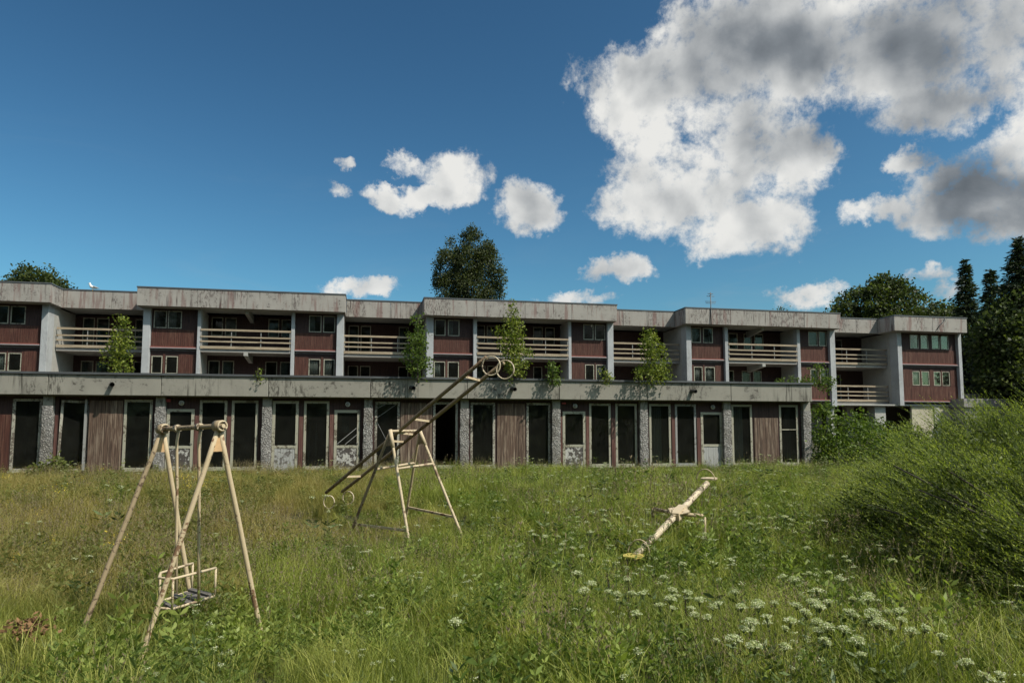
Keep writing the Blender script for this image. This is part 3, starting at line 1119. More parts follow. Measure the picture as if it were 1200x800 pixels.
backwall(1.42, 7.23, BALY, [(1.62, 2.38, 9.3), (2.52, 3.28, 9.3), (5.42, 6.16, 9.3), (6.32, 7.1, 9.3)], [(1.5, 2.25, 5.2), (2.42, 3.2, 5.2), (5.3, 6.1, 5.2), (6.3, 7.05, 5.2)])
backwall(20.10, 26.94, BALY, [(20.35, 21.05, 9.3), (21.2, 22.1, 9.3), (24.8, 25.55, 9.3), (25.75, 26.5, 9.3)], [(20.35, 21.1, 5.2), (21.25, 22.1, 5.2), (24.8, 25.5, 5.2), (25.9, 26.5, 5.2)])
backwall(39.82, 45.76, BALY, [(41.1, 41.9, 9.3), (42.45, 43.15, 9.3), (43.4, 44.2, 9.3)], [(39.95, 40.5, 6.1), (40.7, 41.5, 6.1), (42.2, 42.95, 6.1), (43.2, 43.95, 6.1)])
for (a, b_) in BALC:
    for z in (8.10, 5.06):
        solid('balcony_floor', 'slab', a, b_, COLY + 0.05, BALY, z - 0.20, z)
    rail_set(a, b_, COLY - 0.02, 9.46)
    rail_set(a, b_, COLY - 0.02, 6.42)
    m_ = (a + b_) / 2
    # tapered concrete beam under each slab and under the roof
    for z in (PBOT - 0.003, 7.895):
        MB().hexa([(m_ - 0.13, COLY - 0.05, z - 0.22), (m_ + 0.13, COLY - 0.05, z - 0.22), (m_ + 0.13, BALY - .01, z - 0.5), (m_ - 0.13, BALY - .01, z - 0.5),
                   (m_ - 0.13, COLY - 0.05, z), (m_ + 0.13, COLY - 0.05, z), (m_ + 0.13, BALY - .01, z), (m_ - 0.13, BALY - .01, z)]).build('beam', M['wall_paint'], main)
    # side walls of the balcony
    solid('side_wall', 'wall_paint', a - 0.16, a - 0.002, WY + 0.13, BALY + 0.1, 4.8, PBOT - 0.003)
    solid('side_wall', 'wall_paint', b_ + 0.002, b_ + 0.16, WY + 0.13, BALY + 0.1, 4.8, PBOT - 0.003)
for bi, B in enumerate(BAYS):
    js = {0: [-14.2], 1: [1.3, 4.4, 7.3], 2: [19.95, 23.5, 27.0], 3: [39.7, 43.0, 46.0], 4: [57.7]}[bi]
    parapet(B['l'], B['r'], 0.0, js)
    # returns of the parapet running back to the recess
    for x0, x1 in ((B['l'], B['l'] + 0.18), (B['r'] - 0.18, B['r'])):
        solid('parapet_panel', 'main_concrete', x0 + 0.004, x1 - 0.004, 0.203, DR + 0.3, PBOT, ROOF - 0.091)
        solid('coping', 'coping', x0 - 0.03, x1 + 0.03, 0.283, DR + 0.2, ROOF - 0.088, ROOF - 0.002)
    solid('soffit', 'wall_paint', B['l'] + 0.185, B['r'] - 0.185, 0.203, DR + 0.3, PBOT - 0.0, PBOT + 0.12)
    for i, (a, b_) in enumerate(B['c']):
        outer = i in (0, len(B['c']) - 1)
        zb = 4.9 if bi < 4 else 4.72
        if bi == 3 and i == 3:
            zb = 4.6
        bevel(solid('column', 'column_paint', a, b_, COLY, WY + 0.16 if not outer else 1.6, zb if outer else 4.9, PBOT - 0.004), 0.015)
    # outer side walls running back into the building
    solid('side_wall', 'wall_paint', B['c'][0][0] + 0.005, B['c'][0][0] + 0.25, 1.603, DEEP, 4.85, PBOT - 0.003)
    solid('side_wall', 'wall_paint', B['c'][-1][1] - 0.25, B['c'][-1][1] - 0.005, 1.603, DEEP, 4.85, PBOT - 0.003)
# recesses between the bays
RECS = [(-7.45, -2.38), (10.84, 16.22), (30.5, 35.96), (49.2, 54.1)]
for i, (a, b_) in enumerate(RECS):
    parapet(a + 0.01, b_ - 0.01, DR, [(a + b_) / 2 + 0.4])
    solid('soffit', 'wall_paint', a - 0.4, b_ + 0.6, DR + 0.203, RECY + 0.1, PBOT + 0.121, PBOT + 0.2)
RW = [([(-7.3, -6.55, 8.25), (-6.4, -5.6, 8.25), (-3.9, -3.0, 8.25)], [(-7.3, -6.5, 5.2), (-6.35, -5.5, 5.2), (-3.9, -3.0, 5.2)]),
      ([(10.95, 11.7, 8.25), (11.85, 12.6, 8.25), (14.7, 15.45, 8.25)], [(10.95, 11.7, 5.2), (11.85, 12.6, 5.2), (14.7, 15.45, 5.2)]),
      ([(31.0, 31.8, 8.25)], [(31.0, 31.8, 5.2)]),
      ([(51.0, 51.9, 8.3), (52.0, 52.95, 8.3)], [(50.9, 51.75, 5.2), (51.85, 52.7, 5.2)])]
for (a, b_), (up, lo), lo_ in zip(RECS, RW, range(4)):
    x0 = a - (0.6 if lo_ < 3 else 0.4)
    backwall(a - 0.35, b_ + 0.35 if lo_ != 3 else 54.9, RECY, up, lo, fm='frame' if lo_ < 2 else 'frame_grey')
    R1 = {0: -2.2, 1: 16.45, 2: 36.3, 3: 54.85}[lo_]
    L_ = {0: -7.75, 1: 10.7, 2: 30.45, 3: 49.15}[lo_]
    for z in (8.10, 5.06):
        solid('balcony_floor', 'slab', L_ + 0.01, R1 - 0.01, DR + 0.05, RECY, z - 0.20, z)
    rail_set(L_ + 0.02, R1 - 0.02, DR - 0.02, 9.46)
    rail_set(L_ + 0.02, R1 - 0.02, DR - 0.02, 6.42)
# dark interior: floors, back partition, roof and far walls
solid('roof', 'roof_felt', -20.4, 60.8, RECY + 0.15, DEEP + 3, ROOF - 0.6, ROOF - 0.45)
for B in BAYS:
    solid('roof', 'roof_felt', B['l'] + 0.2, B['r'] - 0.2, 0.21, RECY + 0.14, ROOF - 0.6, ROOF - 0.45)
for (a, b_) in RECS:
    solid('roof', 'roof_felt', a + 0.0, b_ - 0.0, DR + 0.21, RECY + 0.14, ROOF - 0.6, ROOF - 0.45)
for B in BAYS:
    for z in (8.0, 5.0):
        solid('floor', 'inside', B['c'][0][0] + 0.26, B['c'][-1][1] - 0.26, BALY + 0.14 if len(B['c']) > 2 else WY + 0.14, DEEP, z - 0.15, z)
for (x0, x1, *_r) in rooms:
    for z in (8.0, 5.0):
        solid('floor', 'inside', x0 + 0.01, x1 - 0.01, WY + 0.14, BALY + 0.12, z - 0.15, z)
    for xx in (x0 + 0.1, x1 - 0.1):
        pass
solid('inner_wall', 'inside', -20.2, 60.8, DEEP, DEEP + 0.2, 1.0, ROOF - 0.61)
for x in (-14.0, -8.2, -1.9, 4.3, 10.4, 16.7, 23.5, 30.2, 36.5, 42.8, 48.9, 55.0):
    solid('inner_wall', 'inside', x - 0.05, x + 0.05, RECY + 0.13, DEEP - 0.01, 5.0, ROOF - 0.61)
# ground storey of the block, mostly hidden behind the wing
solid('wall', 'inside', -20.2, 49.5, 3.2, 3.35, 0.5, 4.88)
solid('wall', 'cream_render', 56.3, 60.2, 1.10, 1.3, 1.0, 4.70)
solid('wall', 'inside', 54.5, 60.3, 5.2, 5.4, 1.0, 4.86)
solid('pier', 'wall_paint', 53.0, 54.0, 1.3, 2.2, 0.8, 4.70)
solid('pier', 'wall_paint', 51.6, 52.3, 2.9, 3.5, 0.8, 4.70)
solid('pier', 'wall_paint', 48.75, 49.1, 1.0, 1.6, 0.8, 4.58)
solid('pier', 'wall_paint', 58.4, 58.9, 1.02, 1.095, 1.0, 4.70)
solid('floor', 'wall_paint', 49.2, 61.0, 0.95, 5.5, 4.72, 4.84)
# bent flashing on the last bay's roof edge
MB().tube([(58.0, -0.08, 10.9), (58.4, -0.1, 11.4), (58.8, -0.1, 11.7), (58.9, -0.02, 12.05)], 0.03, 6).build('loose_cable', M['coping'], main)

# television aerial on the fourth bay
ant = empty('roof_aerial', tuple(at(833, 360, 53.5)))
tag(ant, 'thin television aerial standing on the flat roof of the long block', 'aerial')
MB().tube([(0, 0, -1.4), (0, 0, 1.15)], 0.035, 6).build('mast', M['metal'], ant)
for z, w_ in ((1.05, 0.22), (0.86, 0.3), (0.45, 0.42), (0.32, 0.38)):
    MB().tube([(-w_, 0, z), (w_, 0.08, z)], 0.022, 5).build('antenna_rod', M['metal'], ant)
MB().tube([(0, -0.3, 0.95), (0, 0.35, 0.95)], 0.018, 5).build('antenna_boom', M['metal'], ant)

# gull on the recessed roof edge
gp = at(109, 341.5, 45.7)
gl_ = empty('gull', tuple(gp), radians(10))
tag(gl_, 'small white gull perched on the roof edge of the long block', 'bird')
mb = MB().tube([(0.30, 0, 0.20), (0.18, 0, 0.22), (0.02, 0, 0.27), (-0.12, 0, 0.32), (-0.19, 0, 0.42), (-0.20, 0, 0.50), (-0.23, 0, 0.53)],
               [0.015, 0.05, 0.10, 0.10, 0.065, 0.06, 0.03], 10)
mb.sphere((-0.215, 0, 0.52), 0.06, 10, 7)
mb.build('body', M['gull'], gl_)
MB().tube([(0.40, 0.0, 0.20), (0.22, -0.03, 0.26), (0.05, -0.06, 0.31), (-0.06, -0.06, 0.32)], [0.01, 0.04, 0.06, 0.02], 8).build('wing', M['gull_grey'], gl_)
MB().tube([(0.40, 0.0, 0.20), (0.22, 0.03, 0.26), (0.05, 0.06, 0.31), (-0.06, 0.06, 0.32)], [0.01, 0.04, 0.06, 0.02], 8).build('wing', M['gull_grey'], gl_)
MB().tube([(-0.26, 0, 0.52), (-0.34, 0, 0.50)], [0.018, 0.004], 6).build('beak', M['gull_beak'], gl_)
for s in (-0.03, 0.03):
    MB().tube([(-0.02, s, 0.20), (-0.02, s, 0.0)], 0.008, 5).build('leg', M['gull_beak'], gl_)

# low flat-roofed annex and the pale roof at the far right
ax = empty('garage', tuple(at(1150, 508, 58)), UANG)
ax.location.z = 0
tag(ax, 'low grey flat-roofed garage at the right edge behind the willow', 'building')
MB().box(-1.5, 4.2, 0, 5, 1.2, 4.6).build('wall', M['ledge'], ax)
MB().box(-1.7, 4.4, -0.2, 5.2, 4.603, 5.3).build('roof', M['ledge'], ax)
MB().box(0.3, 1.9, -0.02, 0.05, 1.4, 4.2).build('door', M['inside'], ax)
MB().box(3.0, 16, 4.0, 12, 1.2, 5.2).build('wall', M['inside'], ax)
MB().box(2.8, 16.2, 3.8, 12.2, 5.203, 5.95).build('roof', M['ledge'], ax)


# ------------------------------------------------------------------ playground
def P(x, y, Y):
    return Vector(at(x, y, Y))


def down(p, q, extra=0.45):
    """extend the segment p->q past q so that the foot goes into the ground"""
    d = (q - p).normalized()
    z = float(gz(q.x, q.y)) - 0.1
    if d.z < -1e-3:
        t = (q.z - z) / -d.z
        return q + d * max(t, 0)
    return q


def wob(p, q, n=6, a=0.004):
    return [p.lerp(q, i / n) + Vector((random.uniform(-a, a), random.uniform(-a, a), 0)) for i in range(n + 1)]


def build_swing():
    A = P(257, 499, 8.0)
    B = P(190.5, 502.5, 8.85)
    sw = empty('swing', (A.x, A.y, 0))
    tag(sw, 'old cream tube swing frame with a hanging basket seat standing in the meadow', 'swing')
    off = Vector((A.x, A.y, 0))

    def b(mb, name, m, par=sw):
        mb.v = [tuple(Vector(v) - off) for v in mb.v]
        return mb.build(name, M[m], par)
    axd = (B - A).normalized()
    b(MB().tube(wob(A, B, 8, 0.002), 0.028, 12), 'top_bar', 'play_dull')
    for (apex, feet) in ((A, [(175, 740, 7.55), (305, 738, 8.35)]), (B, [(98, 736, 8.35), (226, 716, 9.2)])):
        for f in feet:
            q = P(*f)
            st = apex + (q - apex).normalized() * 0.03
            leg = b(MB().tube(wob(st, down(apex, q), 8), 0.028, 12), 'leg', 'play_dull' if f[0] == 98 else 'play_paint')
            # bolted sleeve at the top
            d = (q - apex).normalized()
        hub = b(MB().disc(apex, axd, 0.066, 0.12, 24), 'hub', 'play_dull')
        b(MB().ring(apex - axd * 0.066, axd, 0.052, 0.012, 24).disc(apex - axd * 0.08, axd, 0.022, 0.03, 12), 'bearing', 'play_cream', hub)
        for k in range(3):
            an = k * 2.09 + 0.5
            o1 = axd.orthogonal().normalized()
            o2 = axd.cross(o1)
            c = apex - axd * 0.078 + (o1 * cos(an) + o2 * sin(an)) * 0.042
            b(MB().disc(c, axd, 0.009, 0.02, 6), 'bolt', 'pipe', hub)
        # gusset plate between the legs
        q1, q2 = P(*feet[0]), P(*feet[1])
        d1, d2 = (q1 - apex).normalized(), (q2 - apex).normalized()
        o = axd * 0.012
        a1, a2 = apex + d1 * 0.10, apex + d2 * 0.10
        c1, c2 = apex + d1 * 0.30, apex + d2 * 0.29
        b(MB().hexa([a1 - o, a2 - o, a2 + o, a1 + o, c1 - o, c2 - o, c2 + o, c1 + o]), 'gusset_plate', 'rust_wood')
    # seat basket
    r = 0.015
    P0, P1 = P(203, 678, 8.10), P(253, 665, 8.72)
    Q0, Q1 = P(188, 671, 8.42), P(226, 659.5, 9.02)
    dz = Vector((0, 0, -0.33))
    seat = empty('basket_seat', (0, 0, 0), 0, sw)
    n0 = (P0 + Q0) / 2 + (P0 - P1).normalized() * 0.11
    b(MB().tube([P1, P0.lerp(P1, .5), P0, P0.lerp(n0, .5) + (n0 - P0) * 0.12, n0, Q0.lerp(n0, .5) + (n0 - Q0) * 0.12, Q0, Q0.lerp(Q1, .5), Q1], r, 8), 'handrail', 'play_cream', seat)
    b(MB().tube([P1 + dz, P0 + dz], r, 8), 'seat_rail', 'play_cream', seat)
    b(MB().tube([Q1 + dz, Q0 + dz], r, 8), 'seat_rail', 'play_cream', seat)
    b(MB().tube([P1 + dz, Q1 + dz], r, 8), 'seat_rail', 'play_cream', seat)
    b(MB().tube([P0 + dz, n0 + dz, Q0 + dz], r, 8), 'seat_rail', 'play_cream', seat)
    for p in (P0, P1, Q0, Q1):
        b(MB().tube([p, p + dz], 0.013, 8), 'seat_post', 'play_cream', seat)
    for k in range(6):
        f0, f1 = k / 6 + 0.02, (k + 1) / 6 - 0.01
        if k == 1:
            continue
        t1 = Vector((0, 0, -0.012 + random.uniform(-0.012, 0.03)))
        t2 = Vector((0, 0, -0.012 + random.uniform(-0.012, 0.03)))
        a_, b_ = P0.lerp(P1, f0) + dz, P0.lerp(P1, f1) + dz
        c_, d_ = Q0.lerp(Q1, f1) + dz, Q0.lerp(Q1, f0) + dz
        th = Vector((0, 0, 0.028))
        b(MB().hexa([a_ + t1, b_ + t1, c_ + t2, d_ + t2, a_ + t1 + th, b_ + t1 + th, c_ + t2 + th, d_ + t2 + th]), 'seat_board', 'seat_wood', seat)
    # hangers
    for (t, sx, sy, Yb) in ((0.33, 233, 709, 8.45), (0.72, 206.5, 707, 8.72)):
        top = A.lerp(B, t)
        q = P(sx, sy, Yb)
        k1 = top + Vector((0.0, 0, -0.16))
        h = b(MB().tube([top + Vector((0.02, 0, -0.02)), k1, k1.lerp(q, 0.3) + Vector((0.006, 0, 0)), k1.lerp(q, 0.6), q], 0.017, 10), 'hanger', 'play_paint')
        b(MB().disc(top, axd, 0.045, 0.07, 14), 'collar', 'play_worn', h)


build_swing()


def build_ladder():
    lo1, hi1 = P(382, 577, 16.6), P(570, 418.5, 12.95)
    r_ = Vector((0.31, 0.30, 0.0))
    lo2, hi2 = lo1 + r_, hi1 + r_ + Vector((0.0, 0, -0.07))
    c = (lo1 + hi1) / 2
    root = empty('ladder_seesaw', (c.x, c.y, 0))
    tag(root, 'tall ladder see-saw with ring handles tilted over its cream trestle', 'playground see-saw')
    off = Vector((c.x, c.y, 0))

    def b(mb, name, m, par=root):
        mb.v = [tuple(Vector(v) - off) for v in mb.v]
        return mb.build(name, M[m], par)
    lad = empty('ladder', (0, 0, 0), 0, root)
    b(MB().tube(wob(lo1, hi1, 8, 0.003), 0.038, 10), 'side_rail', 'play_grey', lad)
    b(MB().tube(wob(lo2, hi2, 8, 0.003), 0.038, 10), 'side_rail', 'play_grey', lad)
    for t in (0.145, 0.44, 0.50, 0.60, 0.885):
        b(MB().beam(lo1.lerp(hi1, t), lo2.lerp(hi2, t), 0.045, 0.042), 'rung', 'play_cream', lad)
    ax_ = Vector((0.69, 0.72, 0))
    for (px, py, Y, R) in ((575.5, 428.5, 12.85, 0.175), (592, 433, 13.2, 0.175), (385.5, 588, 16.75, 0.15), (408, 583, 17.0, 0.15)):
        b(MB().ring(P(px, py, Y), Vector((0.35, 0.94, 0)), R, 0.014), 'ring_handle', 'play_worn', lad)
    # trestle
    n_ap, f_ap = P(457.5, 505, 14.45), P(492, 504.5, 15.35)
    nl, nr = P(414, 616, 14.9), P(477.5, 624, 14.1)
    fl, fr = P(477, 596, 16.2), P(533.5, 608, 15.0)
    for (ap, q, m) in ((n_ap, nl, 'play_grey'), (n_ap, nr, 'play_cream'), (f_ap, fl, 'play_paint'), (f_ap, fr, 'play_cream')):
        b(MB().tube(wob(ap, down(ap, q), 6), 0.030, 10), 'leg', m)
    for ap, q in ((n_ap, nr), (f_ap, fr)):
        d = (q - ap).normalized()
        b(MB().tube([ap - d * 0.03, ap + d * 0.34], 0.040, 10), 'sleeve', 'play_cream')
    for ap, l_, r2 in ((n_ap, nl, nr), (f_ap, fl, fr)):
        d1, d2 = (l_ - ap).normalized(), (r2 - ap).normalized()
        o = (f_ap - n_ap).normalized() * 0.01
        b(MB().hexa([ap + d1 * .02 - o, ap + d2 * .02 - o, ap + d2 * .02 + o, ap + d1 * .02 + o, ap + d1 * .34 - o, ap + d2 * .30 - o, ap + d2 * .30 + o, ap + d1 * .34 + o]), 'gusset_plate', 'play_grey')
        b(MB().beam(l_ + Vector((0, 0, 0.04)), r2 + Vector((0, 0, 0.04)), 0.045, 0.045), 'foot_bar', 'play_paint')
    t = 0.5
    b(MB().tube([n_ap, f_ap], 0.028, 10), 'axle', 'play_cream')
    b(MB().tube([n_ap.lerp(nl, .40), f_ap.lerp(fl, .40)], 0.024, 8), 'tie_bar', 'play_cream')
    b(MB().tube([n_ap.lerp(nr, .38), f_ap.lerp(fr, .38)], 0.024, 8), 'tie_bar', 'play_cream')


build_ladder()


def build_seesaw():
    lo, hi = P(746, 650, 12.2), P(829, 566, 15.3)
    c = P(796, 602, 13.8)
    root = empty('seesaw', (c.x, c.y, 0))
    tag(root, 'peeling cream plank see-saw with a raised paddle seat sunk in tall grass', 'see-saw')
    off = Vector((c.x, c.y, 0))

    def b(mb, name, m, par=root):
        mb.v = [tuple(Vector(v) - off) for v in mb.v]
        return mb.build(name, M[m], par)
    d = (hi - lo).normalized()
    side = d.cross(Vector((0, 0, 1))).normalized()
    up = side.cross(d)
    b(MB().tube(wob(lo - d * 0.08, hi, 10, 0.004), 0.062, 12), 'beam', 'play_worn')
    # hexagonal seats at both ends
    for e, s in ((hi, 1), (lo, -1)):
        base = e + d * (0.02 * s) + up * (0.07 if s > 0 else 0.0)
        f = Vector((d.x, d.y, 0.05)).normalized() * s
        sd_ = side
        shape = [(-0.02, -0.10), (0.0, -0.15), (0.16, -0.17), (0.28, -0.10), (0.28, 0.10), (0.16, 0.17), (0.0, 0.15), (-0.02, 0.10)]
        n = len(shape)
        mb = MB()
        u3 = sd_.cross(f).normalized()
        if u3.z < 0:
            u3 = -u3
        for h in (0, 0.03):
            mb.v += [tuple(base + f * p + sd_ * q + u3 * h) for p, q in shape]
        mb.f += [tuple(reversed(range(n))), tuple(range(n, 2 * n))] + [(i, (i + 1) % n, n + (i + 1) % n, n + i) for i in range(n)]
        mb.s += [False] * (n + 2)
        b(mb, 'seat', 'play_cream' if s > 0 else 'yellow_paint')
        # hoop handle
        hc = base - f * 0.10
        pts = [hc + sd_ * (0.20 * cos(a)) + Vector((0, 0, 1)) * (0.24 * sin(a)) - f * (0.04 * sin(a)) for a in [pi * i / 14 for i in range(15)]]
        b(MB().tube(pts, 0.011, 6), 'hoop_handle', 'play_paint')
    # cross axle on a pair of stub legs with triangular plates
    al, ar = P(766.5, 596, 14.15), P(823.5, 604, 13.55)
    b(MB().tube([al, c, ar], 0.035, 10), 'axle', 'play_paint')
    for e in (al, ar):
        g = Vector((e.x, e.y, float(gz(e.x, e.y)) - 0.1))
        b(MB().tube([e, e + (e - c).normalized() * 0.03 + Vector((0, 0, -0.04)), g + (e - c) * 0.04], 0.033, 10), 'leg', 'play_paint')
    ad = (ar - al).normalized()
    o = up * 0.008
    for s in (-1, 1):
        p0 = c + up * 0.075
        b(MB().hexa([p0 - d * 0.30 - o, p0 + ad * 0.22 * s - o - d * 0.02, p0 + ad * 0.22 * s + d * 0.03 - o, p0 + d * 0.20 - o,
                     p0 - d * 0.30 + o, p0 + ad * 0.22 * s + o - d * 0.02, p0 + ad * 0.22 * s + d * 0.03 + o, p0 + d * 0.20 + o]), 'brace_plate', 'play_cream')
    b(MB().beam(c - d * 0.24 + up * 0.03, c + d * 0.24 + up * 0.03, 0.17, 0.15, tuple(up)), 'clamp', 'play_cream')


build_seesaw()


# ------------------------------------------------------------------ meadow
def blade_field(n, rad, hmin, hmax, w, lean, seg=3, upright=0.0):
    """n curved grass blades as strips, vectorised"""
    a = rng.uniform(0, 2 * pi, n)
    r = rad * np.sqrt(rng.uniform(0, 1, n))
    bx, by = r * np.cos(a), r * np.sin(a)
    h = rng.uniform(hmin, hmax, n)
    la = rng.uniform(0, 2 * pi, n)
    ln = rng.uniform(0.15, 1.0, n) * lean * h
    fa = la + pi / 2 + rng.normal(0, .5, n)
    sxy = np.stack([np.cos(fa), np.sin(fa), np.zeros(n)], 1)
    verts = np.zeros((n, (seg + 1) * 2, 3))
    for s in range(seg + 1):
        t = s / seg
        c = np.stack([bx + np.cos(la) * ln * t ** 2, by + np.sin(la) * ln * t ** 2, h * (t - 0.28 * lean * t ** 3)], 1)
        ww = w * (1 - t) ** 0.7 * 0.5 + 0.0006
        verts[:, 2 * s] = c - sxy * ww
        verts[:, 2 * s + 1] = c + sxy * ww
    f = []
    base = np.arange(n) * (seg + 1) * 2
    for s in range(seg):
        f.append(np.stack([base + 2 * s, base + 2 * s + 1, base + 2 * s + 3, base + 2 * s + 2], 1))
    return verts.reshape(-1, 3), np.concatenate(f), (bx, by, h, la, ln)


def stem_v(p0, p1, w):
    """thin three sided stem between arrays of points"""
    n = len(p0)
    d = unit(p1 - p0)
    s1 = unit(np.cross(d, np.array([0.3, 0.2, 1.0])))
    s2 = np.cross(d, s1)
    v = np.empty((n, 6, 3))
    for k in range(3):
        an = 2 * pi * k / 3
        o = (s1 * cos(an) + s2 * sin(an)) * w
        v[:, k] = p0 + o
        v[:, 3 + k] = p1 + o * 0.6
    b_ = np.arange(n) * 6
    f = np.concatenate([np.stack([b_ + k, b_ + (k + 1) % 3, b_ + 3 + (k + 1) % 3, b_ + 3 + k], 1) for k in range(3)])
    return v.reshape(-1, 3), f


def proto(name, v, f, m, extra=None):
    o = np_mesh(name, v, f, m)
    if extra:
        o.data.materials.append(extra[0])
        idx = np.zeros(len(f), dtype=np.int32)
        idx[extra[1]:] = 1
        o.data.polygons.foreach_set('material_index', idx)
    COL.objects.unlink(o)
    return o


def herb_v(n_stem, h0, h1, leaf, wl, rad=0.14, npair=7):
    parts = []
    for _ in range(n_stem):
        a = random.uniform(0, 2 * pi)
        r = rad * sqrt(random.random())
        h = random.uniform(h0, h1)
        la = random.uniform(0, 2 * pi)
        tip = np.array([r * cos(a) + 0.15 * h * cos(la), r * sin(a) + 0.15 * h * sin(la), h])
        bs = np.array([r * cos(a), r * sin(a), 0.0])
        parts.append(stem_v(bs[None], tip[None], 0.003))
        t = np.repeat(np.linspace(0.25, 1.0, npair), 2)
        an = np.arange(len(t)) * 2.4 + random.uniform(0, 6)
        an[1::2] = an[::2] + pi
        dr = np.stack([np.cos(an), np.sin(an), 0.25 + 0.6 * t + rng.normal(0, .15, len(t))], 1)
        L = leaf * (1.15 - 0.6 * t) * rng.uniform(0.8, 1.2, len(t))
        parts.append(leaf_quads(bs + (tip - bs) * t[:, None], dr, L, L * wl, 0.15))
    return merge(parts)


def umbel_v(h, R, nray=14, nf=7, tilt=(0, 0)):
    """one stalk with a flat white flower head; returns green part and white part"""
    top = np.array([tilt[0], tilt[1], h])
    bs = np.zeros(3)
    g = [stem_v(bs[None], (top * 0.55)[None] + 0.0, 0.004), stem_v((top * 0.55)[None], top[None], 0.003)]
    t = rng.uniform(0.1, 0.6, 12)
    an = rng.uniform(0, 2 * pi, 12)
    g.append(leaf_quads(top * t[:, None], np.stack([np.cos(an), np.sin(an), rng.uniform(0.1, .9, 12)], 1), rng.uniform(.08, .16, 12), .04, 0.1))
    i = np.arange(nray)
    rr = R * np.sqrt((i + 0.5) / nray)
    aa = i * 2.399
    ends = top + np.stack([rr * np.cos(aa), rr * np.sin(aa), 0.45 * R + 0.06 - 0.55 * rr ** 2 / R + rng.normal(0, .004, nray)], 1)
    g.append(stem_v(np.repeat(top[None], nray, 0), ends, 0.0012))
    w = []
    for e in ends:
        k = nf
        off = rng.normal(0, 0.0095, (k, 3)) * np.array([1, 1, .35])
        dr = np.stack([rng.normal(0, 1, k), rng.normal(0, 1, k), rng.normal(0, .25, k)], 1)
        w.append(leaf_quads(e + off, dr, 0.014, 0.012, 0.0))
    return merge(g), merge(w)


protos = []


def add_grass_protos():
    # 0-3 plain grass tufts
    for (n, r, a, b_, w, l) in ((70, .20, .22, .50, .0065, .55), (60, .22, .30, .62, .0075, .75), (80, .18, .15, .36, .006, .6), (50, .24, .35, .70, .0085, .9)):
        v, f, _i = blade_field(n, r, a, b_, w, l)
        protos.append(proto('grass_tuft', v, f, M['grass']))
    # 4 seeding grass: stems with brown panicles
    v1, f1, _i = blade_field(45, .2, .22, .5, .006, .6)
    v2, f2, (bx, by, h, la, ln) = blade_field(14, .2, .55, .82, .0032, .35)
    tx, ty, tz = bx + np.cos(la) * ln, by + np.sin(la) * ln, h * (1 - 0.28 * .35)
    sp, sd_, sl = [], [], []
    for i in range(14):
        for k in range(9):
            q = rng.uniform(0, 1)
            sp.append((tx[i] - cos(la[i]) * ln[i] * .25 * q, ty[i] - sin(la[i]) * ln[i] * .25 * q, tz[i] - .14 * q))
            sd_.append((rng.normal(0, .5), rng.normal(0, .5), 1))
    v3, f3 = leaf_quads(np.array(sp), np.array(sd_), .03, .007)
    vv, ff = merge([(v1, f1), (v2, f2), (v3, f3)])
    protos.append(proto('seeding_grass', vv, ff, M['grass'], (M['seed'], len(f1) + len(f2))))
    # 5, 6 leafy herbs
    v, f = herb_v(6, .35, .62, .11, .32)
    protos.append(proto('leafy_herb', v, f, M['herb']))
    v, f = herb_v(9, .18, .38, .10, .5, .2, 5)
    protos.append(proto('low_herb', v, f, M['herb']))
    # 7 small umbels among grass
    parts_g, parts_w = [], []
    for q in range(3):
        g, w = umbel_v(random.uniform(.45, .65), random.uniform(.022, .034), 8, 4, (random.uniform(-.1, .1), random.uniform(-.1, .1)))
        o = np.array([random.uniform(-.2, .2), random.uniform(-.2, .2), 0])
        parts_g.append((g[0] + o, g[1]))
        parts_w.append((w[0] + o, w[1]))
    G, W_ = merge(parts_g), merge(parts_w)
    vv, ff = merge([G, W_])
    protos.append(proto('small_umbels', vv, ff, M['stalk'], (M['umbel'], len(G[1]))))
    # 8 yellow flowered herb
    v, f = herb_v(4, .45, .7, .08, .3)
    n0 = len(f)
    q = np.stack([rng.normal(0, .10, 40), rng.normal(0, .10, 40), rng.uniform(.5, .72, 40)], 1)
    y_ = leaf_quads(q, rng.normal(0, 1, (40, 3)), .02, .016)
    vv, ff = merge([(v, f), y_])
    protos.append(proto('yellow_herb', vv, ff, M['herb'], (M['yellow_flower'], n0)))
    # 9 dense long fine grass, leaning
    v, f, _i = blade_field(95, .26, .30, .66, .0055, .85)
    v[:, 0] -= 0.25 * (v[:, 2] / .6) ** 2 * .5
    protos.append(proto('leaning_grass', v, f, M['grass']))


add_grass_protos()
# 10 coarse broad-leaved weed
v, f = herb_v(5, .35, .64, .15, .30, .12, 9)
protos.append(proto('broad_weed', v, f, M['herb']))
pcol = bpy.data.collections.new('meadow_sources')
for i, o in enumerate(protos):
    o.name = "meadow_source_%02d" % i
    pcol.objects.link(o)


def vnoise(x, y, s, seed):
    """smooth value noise in numpy"""
    x = x * s + seed * 13.7
    y = y * s + seed * 5.3
    xi, yi = np.floor(x).astype(int), np.floor(y).astype(int)
    xf, yf = x - xi, y - yi
    xf, yf = xf * xf * (3 - 2 * xf), yf * yf * (3 - 2 * yf)

    def h(a, b_):
        q = np.sin(a * 127.1 + b_ * 311.7 + seed * 74.7) * 43758.5453
        return q - np.floor(q)
    return (h(xi, yi) * (1 - xf) + h(xi + 1, yi) * xf) * (1 - yf) + (h(xi, yi + 1) * (1 - xf) + h(xi + 1, yi + 1) * xf) * yf


def wing_front(x):
    return WO[1] + (x - WO[0]) * math.tan(WANG)


